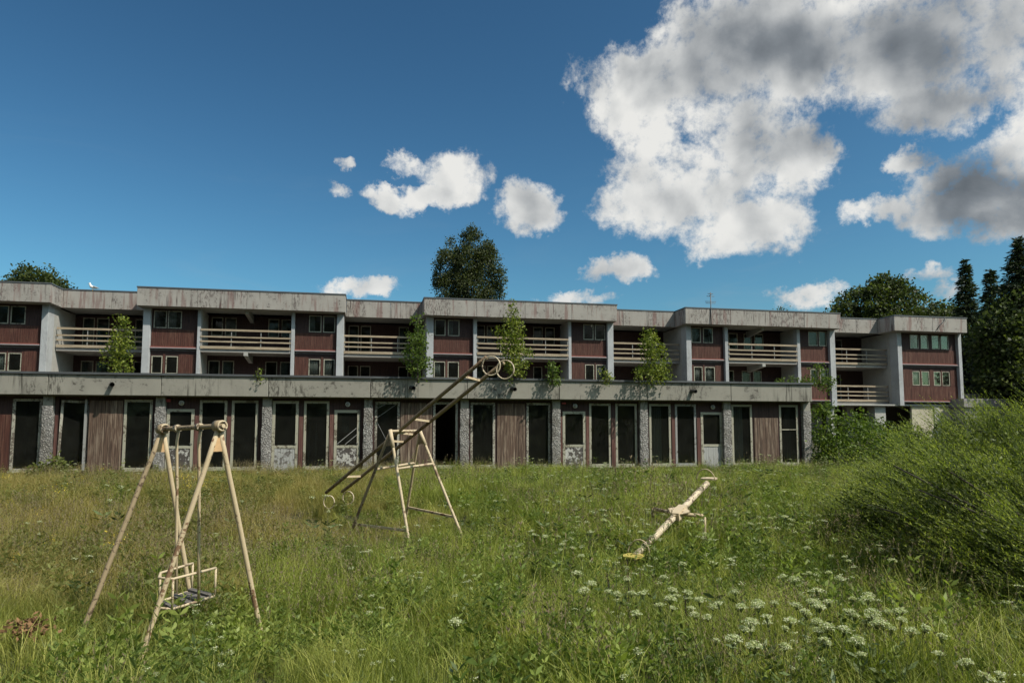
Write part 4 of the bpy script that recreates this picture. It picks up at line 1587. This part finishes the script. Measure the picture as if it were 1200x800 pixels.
def scatter_meadow():
    n = 52000
    x = rng.uniform(-30, 34, n)
    y = rng.uniform(2.5, 36, n)
    keep = (np.abs(x) < 0.80 * y + 3.0)
    front = wing_front(x)
    keep &= (y < front + 0.02) | (x > 13.5)
    # thin out with distance beyond the building line
    dens = np.where(y < 12, 1.0, np.where(y < 22, 0.9, 0.75))
    keep &= rng.uniform(0, 1, n) < dens
    x, y, front = x[keep], y[keep], front[keep]
    n = len(x)
    z = gz(x, y) - 0.02
    nz = vnoise(x, y, 0.35, 1) * .6 + vnoise(x, y, 1.1, 2) * .4
    nh = vnoise(x, y, 0.5, 5)
    u = rng.uniform(0, 1, n)
    idx = rng.integers(0, 4, n)
    idx[(u > .55)] = 9
    dry = sst(1, -6, x)
    idx[(u < 0.16 + 0.18 * dry) & (nz > .45)] = 4
    herb = (nh > .50) & (u > .26) & (u < .64)
    idx[herb] = 5
    idx[(nh < .4) & (u > .72) & (u < .84)] = 6
    # umbels are thick on the right
    ru = sst(-4, 4, x)
    idx[(u > .84) & (u < .84 + 0.014 + 0.055 * ru)] = 7
    idx[(u > .985) & (x < -6)] = 8
    s = rng.uniform(.65, 1.25, n) * (0.62 + 0.75 * nz)
    # shorter sward in front of the building and round the swing
    close = sst(3.0, 0.3, front - y)
    s *= 1 - 0.25 * close
    s *= 1 - 0.22 * sst(17, 21, y)
    s *= 1 + 0.28 * sst(-1, 3, x) * sst(10, 12, y) * (1 - sst(16, 18, y))
    around = np.exp(-(((x + 3.7) / 1.9) ** 2 + ((y - 7.9) / 1.1) ** 2))
    s *= 1 + 0.10 * around + 0.55 * np.exp(-(((x + 3.95) / .38) ** 2 + ((y - 7.15) / .38) ** 2))
    idx[(around > .35) & (u > .7) & (idx != 7)] = 6
    s *= 1 + 0.05 * np.exp(-(((x - 2.0) / .7) ** 2 + ((y - 11.9) / .8) ** 2))
    s *= 1 - 0.38 * np.exp(-(((x + 2.3) / 1.1) ** 2 + ((y - 14.4) / 1.1) ** 2))
    s *= 1 - 0.40 * np.exp(-(((x + 4.1) / 1.0) ** 2 + ((y - 16.0) / 1.3) ** 2))
    idx[(rng.uniform(0, 1, n) < .012) & (y < 16) & (around < .1)] = 10
    tall = (rng.uniform(0, 1, n) < .04 + .10 * close)
    s[tall] *= 1.45
    me = bpy.data.meshes.new('meadow_grass')
    me.vertices.add(n)
    me.vertices.foreach_set('co', np.stack([x, y, z], 1).astype(np.float32).ravel())
    a = me.attributes.new('idx', 'INT', 'POINT')
    a.data.foreach_set('value', idx.astype(np.int32))
    a = me.attributes.new('scl', 'FLOAT', 'POINT')
    a.data.foreach_set('value', s.astype(np.float32))
    a = me.attributes.new('rot', 'FLOAT', 'POINT')
    a.data.foreach_set('value', rng.uniform(0, 2 * pi, n).astype(np.float32))
    me.update()
    o = bpy.data.objects.new('meadow_grass', me)
    COL.objects.link(o)
    tag(o, 'tall unmown meadow grass with herbs and small white flowers all over the bank', 'grass', kind='stuff')
    ng = bpy.data.node_groups.new('scatter', 'GeometryNodeTree')
    ng.interface.new_socket('Geometry', in_out='INPUT', socket_type='NodeSocketGeometry')
    ng.interface.new_socket('Geometry', in_out='OUTPUT', socket_type='NodeSocketGeometry')
    gi = ng.nodes.new('NodeGroupInput')
    go = ng.nodes.new('NodeGroupOutput')
    ip = ng.nodes.new('GeometryNodeInstanceOnPoints')
    ci = ng.nodes.new('GeometryNodeCollectionInfo')
    ci.inputs['Collection'].default_value = pcol
    ci.inputs['Separate Children'].default_value = True
    ci.inputs['Reset Children'].default_value = True
    m2p = ng.nodes.new('GeometryNodeMeshToPoints')
    ng.links.new(gi.outputs[0], m2p.inputs['Mesh'])
    ng.links.new(m2p.outputs[0], ip.inputs['Points'])
    ng.links.new(ci.outputs[0], ip.inputs['Instance'])
    ip.inputs['Pick Instance'].default_value = True

    def att(nm, ty):
        q = ng.nodes.new('GeometryNodeInputNamedAttribute')
        q.data_type = ty
        q.inputs['Name'].default_value = nm
        return q.outputs['Attribute']
    ng.links.new(att('idx', 'INT'), ip.inputs['Instance Index'])
    cx = ng.nodes.new('ShaderNodeCombineXYZ')
    ng.links.new(att('rot', 'FLOAT'), cx.inputs[2])
    ng.links.new(cx.outputs[0], ip.inputs['Rotation'])
    ng.links.new(att('scl', 'FLOAT'), ip.inputs['Scale'])
    ng.links.new(ip.outputs[0], go.inputs[0])
    md = o.modifiers.new('scatter', 'NODES')
    md.node_group = ng


scatter_meadow()


# white umbels standing above the grass, each a plant of its own
def umbel_plants():
    protos_u = []
    for k in range(6):
        h = 0.78
        g, w = umbel_v(h, (0.042, 0.054, 0.030, 0.046, 0.026, 0.050)[k], 24, 9, (random.uniform(-.12, .05), random.uniform(-.08, .08)))
        protos_u.append((g, w))
    spots = []
    def cl(cx, cy, sx, sy, n):
        sx, sy = sx * 1.1, sy * 1.0
        for _ in range(n):
            spots.append((random.gauss(cx, sx), random.gauss(cy, sy)))
    cl(955, 712, 45, 9, 13); cl(1020, 722, 32, 9, 9); cl(1040, 738, 28, 8, 6); cl(880, 712, 22, 14, 9); cl(800, 702, 22, 8, 9)
    cl(760, 690, 25, 10, 8); cl(690, 690, 20, 8, 4); cl(640, 640, 30, 14, 3); cl(950, 680, 14, 5, 4); cl(925, 735, 40, 12, 9)
    cl(1030, 760, 40, 10, 3); cl(1150, 770, 25, 15, 4); cl(530, 718, 8, 6, 1); cl(1000, 712, 40, 9, 10); cl(850, 640, 50, 20, 3)
    cl(720, 620, 40, 12, 3); cl(1010, 660, 10, 8, 2); cl(860, 745, 30, 12, 5); cl(760, 570, 90, 12, 8); cl(900, 590, 40, 14, 5)
    first = []
    for i, (px, py) in enumerate(spots):
        py = min(py, 790)
        if px > 1190 or px < 380:
            continue
        h = 0.78 * random.uniform(0.80, 1.12)
        # solve for the distance at which a head of this height shows at py
        r = ray(px, py)
        Y = 6.0
        for _ in range(30):
            zt = float(gz(r[0] / r[1] * Y, Y)) + h + 0.02
            Y = (CAM[2] - zt) / (-r[2] / r[1])
            Y = min(max(Y, 4.0), 21.0)
        X = r[0] / r[1] * Y
        k = i % 6
        if len(first) < 6:
            root = empty('umbel_plant', (X, Y, float(gz(X, Y)) - 0.02))
            g, w = protos_u[k]
            np_mesh('stem', g[0], g[1], M['stalk'], root, kind='stuff')
            np_mesh('flower_head', w[0], w[1], M['umbel'], root, kind='stuff')
            first.append(root)
        else:
            src = first[k]
            root = src.copy()
            COL.objects.link(root)
            for ch in src.children:
                c = ch.copy()
                COL.objects.link(c)
                c.parent = root
            root.location = (X, Y, float(gz(X, Y)) - 0.02)
        root.rotation_euler = (random.gauss(0, .12), random.gauss(-.05, .13), random.uniform(-3, 3))
        sc = h / 0.78
        root.scale = (sc, sc, sc)
        tag(root, 'white flat-topped wildflower standing above the meadow grass', 'wildflower', 'white umbel flowers in the meadow')


umbel_plants()


def dock_stalks():
    sp = [(735, 702, 655, 'tall dark dead seed stalk in front of the see-saw', 9.0), (712, 700, 672, 'shorter dark seed stalk left of the tallest one', 9.4),
          (802, 728, 690, 'dark seed stalk below the white flower clump in the middle', 8.2), (736, 735, 700, 'dark seed stalk low in the central grass', 8.0)]
    for (px, yb, yt, lab, Y) in sp:
        t = P(px, yt, Y)
        g = Vector((t.x + 0.03, t.y, float(gz(t.x, t.y))))
        root = empty('seed_stalk', tuple(g))
        tag(root, lab, 'plant')
        L = t - g
        MB().tube([(0, 0, 0), tuple(L * 0.6), tuple(L)], [0.006, 0.005, 0.003], 5).build('stem', M['dock'], root)
        n = 130
        tt = rng.uniform(0.55, 1.0, n)
        q = np.array(L)[None] * tt[:, None] + rng.normal(0, .007, (n, 3))
        v, f = leaf_quads(q, rng.normal(0, 1, (n, 3)) + np.array([0, 0, 1.]), .016, .009)
        np_mesh('seeds', v, f, M['dock'], root, kind='stuff')


dock_stalks()


# ------------------------------------------------------------------ woody plants
def lobes_points(lobes, n, shell=0.5):
    """random points in a union of ellipsoids, denser near their surfaces; returns points and outward normals"""
    vol = np.array([l[3] * l[4] * l[5] for l in lobes]) ** (2 / 3)
    k = rng.choice(len(lobes), n, p=vol / vol.sum())
    L = np.array(lobes)[k]
    d = unit(rng.normal(size=(n, 3)))
    r = rng.uniform(shell, 1.0, n) ** 0.6
    p = L[:, :3] + d * L[:, 3:6] * r[:, None]
    return p, d


def woody(name, base, lobes, nclump, nleaf, csize, leaf, lw, matl, barkm, label, cat, group=None, trunk_r=0.2, droop=0.0, limbs=10, shell=0.35, trunk_top=0.75, flat=1.0, gaps=0.0):
    """a tree or bush: trunk and limbs, and a crown of leaf clumps spread through lobes given in local metres"""
    root = empty(name, tuple(base))
    tag(root, label, cat, group)
    top = max(l[2] + l[5] for l in lobes)
    mb = MB()
    h = top * trunk_top
    pts = [Vector((random.uniform(-.02, .02) * h * (i > 0), random.uniform(-.02, .02) * h * (i > 0), h * i / 7)) for i in range(8)]
    mb.tube(pts, [trunk_r * (1 - 0.85 * i / 7) for i in range(8)], 8)
    mb.build('trunk', M[barkm], root)
    mb = MB()
    cp, cd = lobes_points(lobes, nclump, shell)
    if gaps:
        g = vnoise(cp[:, 0] + cp[:, 1] * .7, cp[:, 2], 1.3 / gaps, 3)
        keep = g > .37
        cp, cd = cp[keep], cd[keep]
        nclump = len(cp)
    for i in range(limbs):
        e = cp[random.randrange(nclump)]
        z0 = min(h * 0.95, max(h * 0.12, e[2] * random.uniform(.45, .8)))
        s = Vector((0, 0, z0))
        E_ = Vector(e)
        mid = s.lerp(E_, .5) + Vector((0, 0, 0.06 * (E_ - s).length))
        rr = trunk_r * (1 - .8 * z0 / h) * .5
        mb.tube([s, mid, E_], [rr, rr * .6, rr * .2], 6)
    mb.build('branches', M[barkm], root)
    n = nclump * nleaf
    c = np.repeat(cp, nleaf, 0)
    cdd = np.repeat(cd, nleaf, 0)
    off = rng.normal(0, 1, (n, 3)) * csize * .5 * np.array([1, 1, flat])
    if droop:
        off[:, 2] -= np.abs(rng.normal(0, 1, n)) * csize * droop
    p = c + off
    dr = rng.normal(0, 1, (n, 3)) + cdd * 0.6
    dr[:, 2] -= droop
    L = leaf * rng.uniform(.7, 1.3, n)
    v, f = leaf_quads(p, dr, L, L * lw, 0.12)
    np_mesh('foliage', v, f, M[matl], root, kind='stuff')
    return root


def tree_at(px, ytop, Y, **k):
    t = at(px, ytop, Y)
    gzv = float(gz(t[0], t[1]))
    return np.array([t[0], t[1], gzv]), t[2] - gzv


def scaled(H, W, lob):
    return [(a * W, b_ * W, c * H, d * W, d * W, e * H) for a, b_, c, d, e in lob]


# tall birch behind the third bay
b_, H = tree_at(549, 262, 78)
birch_l = scaled(H, 8.2, [(-.26, 0, .70, .22, .09), (.05, 0, .70, .30, .10), (.33, .05, .70, .16, .07), (.43, 0, .76, .09, .05), (-.38, 0, .76, .11, .08),
                          (-.27, 0, .83, .19, .07), (.0, 0, .82, .25, .09), (.24, 0, .82, .20, .08), (-.25, .1, .90, .13, .05), (.02, 0, .92, .15, .06), (.22, 0, .885, .15, .05), (.03, 0, .965, .08, .035),
                          (.15, 0, .945, .07, .03), (0, 0, .58, .4, .08)])
woody('birch_tree', b_, birch_l, 2600, 20, 0.42, 0.20, .7, 'birch', 'birch_bark', 'tall dense birch rising above the roof of the middle bay', 'tree', trunk_r=.28, droop=1.0, limbs=26, shell=.25, gaps=1.0)
# round-topped tree at the left
b_, H = tree_at(48, 308, 72)
woody('broadleaf_tree', b_, scaled(H, 6.0, [(-.05, 0, .84, .42, .14), (.25, 0, .80, .36, .12), (-.28, 0, .82, .26, .12), (.5, 0, .76, .25, .10), (-.1, 0, .90, .2, .08), (0, 0, .62, .6, .2)]),
      800, 18, .6, .28, .8, 'oak', 'bark', 'dark round-topped tree showing over the roof at far left', 'tree', trunk_r=.3, limbs=20)
b_, H = tree_at(-3, 327, 76)
woody('broadleaf_tree', b_, scaled(H, 4, [(0, 0, .86, .4, .12), (-.3, 0, .7, .5, .2)]), 160, 16, .7, .22, .8, 'oak', 'bark', 'tree tip just showing at the left edge of the roof', 'tree', trunk_r=.3)
# oaks behind the right end
b_, H = tree_at(1035, 322, 92)
woody('broadleaf_tree', b_, scaled(H, 13, [(0, 0, .86, .28, .12), (-.22, 0, .80, .26, .12), (.2, 0, .80, .26, .12), (-.42, 0, .74, .18, .09), (.4, 0, .72, .2, .1), (0, 0, .65, .5, .18), (-.02, 0, .93, .14, .06), (.12, 0, .90, .14, .07)]),
      1500, 17, .85, .36, .8, 'oak', 'bark', 'broad spreading tree behind the fourth and fifth bays', 'tree', trunk_r=.5, limbs=34, gaps=1.3, flat=.6)
b_, H = tree_at(1098, 348, 88)
woody('broadleaf_tree', b_, scaled(H, 9, [(0, 0, .82, .4, .13), (.3, 0, .8, .3, .12), (-.3, 0, .8, .25, .1), (0, 0, .6, .6, .2)]),
      700, 16, .8, .35, .8, 'oak', 'bark', 'lower rounded tree behind the last bay', 'tree', trunk_r=.4, limbs=18, flat=.7)
for px, yt, w_ in ((893, 357, 2.2), (917, 355, 3.4)):
    b_, H = tree_at(px, yt, 90)
    woody('broadleaf_tree', b_, scaled(H, w_, [(0, 0, .88, .4, .09), (.2, 0, .84, .4, .08)]), 60, 14, .6, .25, .6, 'oak', 'bark',
          'small treetop tip showing over the fourth bay roof, ' + ('left' if px < 900 else 'right') + ' of two', 'tree', trunk_r=.25, flat=.5)


def conifer(px, ytop, Y, R, label, tiers=26, matl='conifer', dens=1.0, droop=.3, z0=.12):
    b_, H = tree_at(px, ytop, Y)
    root = empty('conifer_tree', tuple(b_))
    tag(root, label, 'tree')
    MB().tube([(0, 0, H * i / 6) for i in range(7)], [0.3 * (1 - .95 * i / 6) + .01 for i in range(7)], 8).build('trunk', M['bark'], root)
    P_, D_, L_ = [], [], []
    mb = MB()
    for t in range(tiers):
        f_ = t / (tiers - 1)
        z = H * (z0 + (1 - z0) * f_) * random.uniform(.985, 1.0)
        r = R * (1 - f_) ** .8 * random.uniform(.75, 1.1) + .12
        nb = int(9 + 8 * (1 - f_))
        for k in range(nb):
            a = random.uniform(0, 2 * pi)
            rr = r * random.uniform(.65, 1.15)
            e = np.array([cos(a) * rr, sin(a) * rr, z - droop * rr + random.uniform(-.35, .35)])
            s = np.array([0, 0, z])
            mb.tube([tuple(s), tuple(s + (e - s) * .5), tuple(e)], [.05, .03, .01], 4, caps=False)
            m_ = int(rr * 34 * dens) + 10
            tt = rng.uniform(.15, 1.0, m_)
            wid = (0.10 + .16 * rr * (1 - tt * .5))[:, None]
            q = s + (e - s) * tt[:, None] + rng.normal(0, 1, (m_, 3)) * wid * np.array([1, 1, .35])
            dd = np.stack([cos(a) + rng.normal(0, .8, m_), sin(a) + rng.normal(0, .8, m_), rng.normal(-.1, .3, m_)], 1)
            P_.append(q); D_.append(dd); L_.append(rng.uniform(.26, .5, m_))
    mb.build('branches', M['bark'], root)
    L_ = np.concatenate(L_)
    v, f = leaf_quads(np.concatenate(P_), np.concatenate(D_), L_, L_ * .3, .1)
    np_mesh('foliage', v, f, M[matl], root, kind='stuff')


conifer(1130, 305, 76, 3.0, 'slender dark spruce with pointed top right of the last bay', 44, dens=.9)
conifer(1160, 316, 72, 2.6, 'dark spruce between the slender one and the tall right edge conifer', 40, dens=.9)
conifer(1193, 281, 62, 4.4, 'tallest dark conifer at the right edge of the view', 46, dens=1.0, droop=.12)
# dark deciduous wall at the right edge
for i, (px, yt, Y, W_, lab) in enumerate([(1180, 345, 62, 5.2, 'broad dark tree at the right edge below the tallest conifer'), (1222, 330, 60, 8, 'dark tree cut by the right edge of the view'),
                                         (1158, 385, 80, 6, 'low dark tree directly right of the last bay column'), (1250, 400, 57, 8, 'dark tree beyond the right edge, lowest of its row'),
                                         (1198, 410, 60, 5, 'low bushy tree over the garage roof')]):
    b_, H = tree_at(px, yt, Y)
    woody('broadleaf_tree', b_, scaled(H, W_, [(0, 0, .85, .34, .15), (.2, 0, .68, .42, .2), (-.2, 0, .65, .42, .2), (0, 0, .45, .55, .25), (.1, 0, .25, .5, .2)]),
          900, 17, .8, .32, .8, 'oak', 'bark', lab, 'tree', trunk_r=.35, limbs=14)

# saplings rooted on the wing's roof
ROOFZ = 4.30


def sapling(px, py_top, Y, lobes, n, label, leaf=.085, matl='sapling', nl=9, cs=.16):
    t = at(px, py_top, Y)
    H = t[2] - ROOFZ
    n = int(n * 1.45)
    root = woody('sapling', (t[0], t[1], ROOFZ), [(a, b_, c * H, d, d, e * H) for a, b_, c, d, e in lobes], n, nl, cs, leaf, .75, matl, 'bark', label, 'sapling', trunk_r=.022, limbs=22, shell=.15, trunk_top=.95)
    return root


sapling(142, 368, 24.9, [(0, 0, .75, .30, .22), (.05, 0, .5, .42, .25), (-.15, 0, .35, .4, .25), (.1, 0, .2, .38, .2), (0, 0, .92, .14, .08)], 125, 'bushy yellow-green sapling on the wing roof at the left recess')
sapling(490, 368, 25.9, [(-.02, 0, .85, .22, .14), (.0, 0, .62, .40, .2), (-.12, 0, .42, .5, .22), (.1, 0, .25, .46, .2)], 135, 'tall dark green sapling on the wing roof left of the third bay', matl='shrub')
sapling(600, 348, 26.5, [(-.02, 0, .94, .08, .06), (0, 0, .82, .22, .12), (.05, 0, .64, .48, .16), (-.05, 0, .48, .5, .16), (.2, 0, .30, .5, .16), (.1, 0, .15, .4, .12), (.6, 0, .36, .2, .06), (-.5, 0, .60, .16, .05)], 185, 'tallest pointed sapling on the wing roof before the third bay')
sapling(763, 384, 27.6, [(-.1, 0, .85, .30, .12), (0, 0, .65, .50, .2), (.15, 0, .42, .55, .2), (.0, 0, .2, .8, .18)], 165, 'wide bushy sapling on the wing roof before the third recess')
sapling(648, 421, 26.9, [(0, 0, .6, .22, .35), (.05, 0, .25, .25, .25)], 30, 'small round sapling between the two tallest roof saplings', matl='shrub')
sapling(302, 428, 25.2, [(0, 0, .7, .07, .25), (.15, 0, .2, .12, .15)], 7, 'tiny seedling on the parapet before the second bay', leaf=.07)
sapling(709, 429, 27.2, [(0, 0, .7, .16, .25), (.1, 0, .3, .2, .2)], 14, 'tiny leafy seedling on the parapet below the third bay windows', leaf=.08)
sapling(958, 424, 29.8, [(0, 0, .7, .3, .25), (-.4, 0, .3, .4, .2), (-1.0, 0, .22, .4, .2), (.3, 0, .2, .4, .3), (-1.6, 0, .2, .3, .15)], 95, 'straggling dark shrub on the right corner of the wing roof', matl='shrub')

# elder thicket against the right end of the wing
t = at(990, 508, 30)
woody('elder_bush', (t[0], t[1], .9), [(-.9, 0, 1.5, .9, .8, 1.6), (.2, .3, 1.4, 1.3, 1, 1.3), (-1.1, -.2, .8, .9, .8, .9), (1.3, .2, .8, 1.3, 1, 1.0), (0, -.4, .6, 1.6, .8, .8)],
      420, 14, .26, .14, .6, 'shrub', 'bark', 'dense green elder thicket against the right end of the wing', 'bush', trunk_r=.05, limbs=16, shell=.4)
t = at(1022, 500, 34)
woody('elder_bush', (t[0], t[1], .95), [(0, 0, 1.0, 1.3, .9, 1.3), (1.6, .3, .8, 1.4, 1, 1.1)],
      300, 14, .26, .14, .6, 'shrub', 'bark', 'lower green thicket below the last bay piers', 'bush', trunk_r=.05, limbs=12, shell=.4)
# leafy weed bush in front of the leftmost pillar
t = at(62, 508, 22.9)
woody('weed_bush', (t[0], t[1], float(gz(t[0], t[1]))), [(0, 0, .35, .42, .3, .35), (-.35, 0, .22, .3, .3, .3), (.4, 0, .3, .3, .3, .3), (.2, 0, .6, .25, .2, .22)],
      75, 10, .13, .12, .55, 'herb', 'bark', 'low leafy weed in front of the leftmost pillar', 'bush', trunk_r=.012, limbs=12, shell=.2)


# willows on the right: arching shoots, all combed to the left by the wind
def willow(label, lobes, nshoot, gidx):
    cx_, cy_ = lobes[0][0], lobes[0][1]
    g0 = float(gz(cx_, cy_))
    root = empty('willow_bush', (cx_, cy_, g0))
    tag(root, label, 'bush')
    loc = [(l[0] - cx_, l[1] - cy_, l[2] - g0, l[3], l[4], l[5]) for l in lobes]
    # shoots grow in bunches from the branch ends, with dark hollows between the bunches
    nb = nshoot // 13
    bp_, bd_ = lobes_points(loc, nb, .80)
    bp_ = bp_ - bd_ * rng.uniform(0, .5, (nb, 1)) ** 1.5
    # lumpy outline: whole bunches stand out or lie back together
    lump = vnoise(bp_[:, 0] + bp_[:, 2] * .6, bp_[:, 1] + bp_[:, 2] * .9, 1.1, 7 + gidx)
    bp_ = bp_ + bd_ * ((lump - .5) * .9)[:, None]
    k = rng.integers(0, nb, nshoot)
    p = bp_[k] + rng.normal(0, .11, (nshoot, 3))
    d = unit(bd_[k] + rng.normal(0, .3, (nshoot, 3)))
    keep = (p[:, 2] > -.1)
    p, d = p[keep], d[keep]
    n = len(p)
    wind = np.array([-0.85, -0.15, 0.85])
    dr = unit(wind + d * 0.62 + rng.normal(0, .16, (n, 3)) + np.array([0, 0, .15]))
    Ls = rng.uniform(.5, 1.05, n)
    Ls[rng.uniform(0, 1, n) < .14] *= 1.6
    nl = 30
    t = np.tile(np.linspace(0.02, 1, nl), n) + rng.uniform(-.012, .012, n * nl)
    P0 = np.repeat(p, nl, 0)
    Dd = np.repeat(dr, nl, 0)
    LL = np.repeat(Ls, nl)
    bend = np.array([-0.16, 0, -0.05])
    pos = P0 + Dd * (LL * (t - .5))[:, None] + bend * ((t ** 2) * LL)[:, None]
    ld = Dd * 1.0 + rng.normal(0, .34, (n * nl, 3))
    L = rng.uniform(.05, .085, n * nl) * (1.1 - .5 * t)
    v, f = leaf_quads(pos, ld, L, L * .25, .1)
    # older leaves deep inside, which the outer shoots keep in the dark
    ni = nshoot * 9
    kk = rng.integers(0, len(loc), ni)
    LA = np.array(loc)[kk]
    dd_ = unit(rng.normal(size=(ni, 3)))
    pi_ = LA[:, :3] + dd_ * LA[:, 3:6] * (rng.uniform(0.2, .82, ni) ** .5)[:, None]
    pi_ = pi_[pi_[:, 2] > 0]
    Li = rng.uniform(.06, .11, len(pi_))
    v2, f2 = leaf_quads(pi_, rng.normal(0, 1, (len(pi_), 3)) + wind * .6, Li, Li * .4, .1)
    nold = len(f)
    v, f = merge([(v, f), (v2, f2)])
    fo = np_mesh('foliage', v, f, M['willow'], root, kind='stuff')
    # the young leaves at the shoot tips are a paler yellow green
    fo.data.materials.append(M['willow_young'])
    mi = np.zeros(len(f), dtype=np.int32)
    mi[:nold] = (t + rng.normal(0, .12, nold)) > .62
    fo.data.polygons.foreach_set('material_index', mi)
    s0 = p - dr * (Ls * .5)[:, None]
    s1 = p + dr * (Ls * .1)[:, None] + bend * (Ls * .3)[:, None]
    s2 = p + dr * (Ls * .48)[:, None] + bend * Ls[:, None]
    a = stem_v(s0, s1, .0028)
    b2 = stem_v(s1, s2, .0015)
    v, f = merge([a, b2])
    np_mesh('shoots', v, f, M['stalk'], root, kind='stuff')
    mb = MB()
    for i in range(26):
        e = Vector(p[random.randrange(n)])
        s = Vector((random.uniform(-.5, .5), random.uniform(-.5, .5), -.1))
        mb.tube([s, s.lerp(e, .5) + Vector((0.1, 0, .25)), e], [.035, .022, .01], 6)
    mb.build('stems', M['bark'], root)


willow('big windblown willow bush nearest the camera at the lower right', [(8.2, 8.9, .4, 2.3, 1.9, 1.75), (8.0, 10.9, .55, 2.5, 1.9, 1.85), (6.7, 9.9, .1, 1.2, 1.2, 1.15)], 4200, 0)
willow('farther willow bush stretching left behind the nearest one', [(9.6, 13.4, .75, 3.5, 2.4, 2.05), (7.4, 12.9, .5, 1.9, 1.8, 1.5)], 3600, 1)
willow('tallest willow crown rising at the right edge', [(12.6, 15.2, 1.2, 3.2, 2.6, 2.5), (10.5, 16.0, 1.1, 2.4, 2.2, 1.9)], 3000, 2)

willow('unseen taller willow added beyond the right edge to shade the near bush', [(12.3, 8.2, 2.9, 2.0, 1.8, 2.2), (13.6, 10.2, 2.9, 2.0, 1.8, 2.2), (12.8, 9.0, 1.2, 2.0, 1.9, 1.6)], 2600, 3)  # out of view, added so its shadow falls on the nearest willow

# little heap of withered leaves low at the left
t = at(30, 745, 7.7)
hp = empty('withered_plant', (t[0], t[1], float(gz(t[0], t[1]))))
tag(hp, 'withered brown clump of leaves low at the left corner', 'plant')
n = 160
q = rng.normal(0, 1, (n, 3)) * np.array([.10, .08, .04]) + np.array([0, 0, .34])
v, f = leaf_quads(q, rng.normal(0, 1, (n, 3)), .07, .035, .2)
np_mesh('leaves', v, f, M['deadleaf'], hp, kind='stuff')
MB().tube([(0, 0, 0), (0.01, 0, .34)], .008, 5).build('stem', M['deadleaf'], hp)
# unseen wood added behind the viewer to darken pane reflections and sky fill
lob = []
for i in range(46):
    x = -75 + 150 * i / 45 + random.uniform(-2, 2)
    y = -36 - 0.004 * x * x * -1 + random.uniform(-5, 5)
    h = random.uniform(20, 27)
    lob += [(x, y, h * .72, 3.2, 3.2, h * .28), (x + random.uniform(-1.5, 1.5), y, h * .38, 3.8, 3.6, h * .36)]
p, d = lobes_points(lob, 42000, .6)
L = rng.uniform(.7, 1.3, len(p))
v, f = leaf_quads(p, rng.normal(0, 1, (len(p), 3)), L, L * .75, .1)
wd = np_mesh('woodland', v, f, M['oak'], kind='stuff')
tag(wd, 'unseen edge of a wood added behind the viewer to darken the window reflections', 'woodland')
# woods closing the horizon on every other side
lob = []
for i in range(120):
    a = radians(-82 + 230 * i / 119) + random.uniform(-.01, .01)
    r = random.uniform(125, 150) if a < 2.3 else 130
    h = random.uniform(9, 13)
    g_ = float(gz(r * sin(a), r * cos(a)))
    lob.append((r * sin(a), r * cos(a), g_ + h * .5, 4.5, 4.5, h * .52))
p, d = lobes_points(lob, 52000, .6)
L = rng.uniform(.8, 1.5, len(p))
v, f = leaf_quads(p, rng.normal(0, 1, (len(p), 3)), L, L * .75, .1)
wd = np_mesh('distant_woodland', v, f, M['oak'], kind='stuff')
tag(wd, 'low distant woodland closing the horizon far behind the buildings', 'woodland')
print('tris', sum(len(m.polygons) for m in bpy.data.meshes))
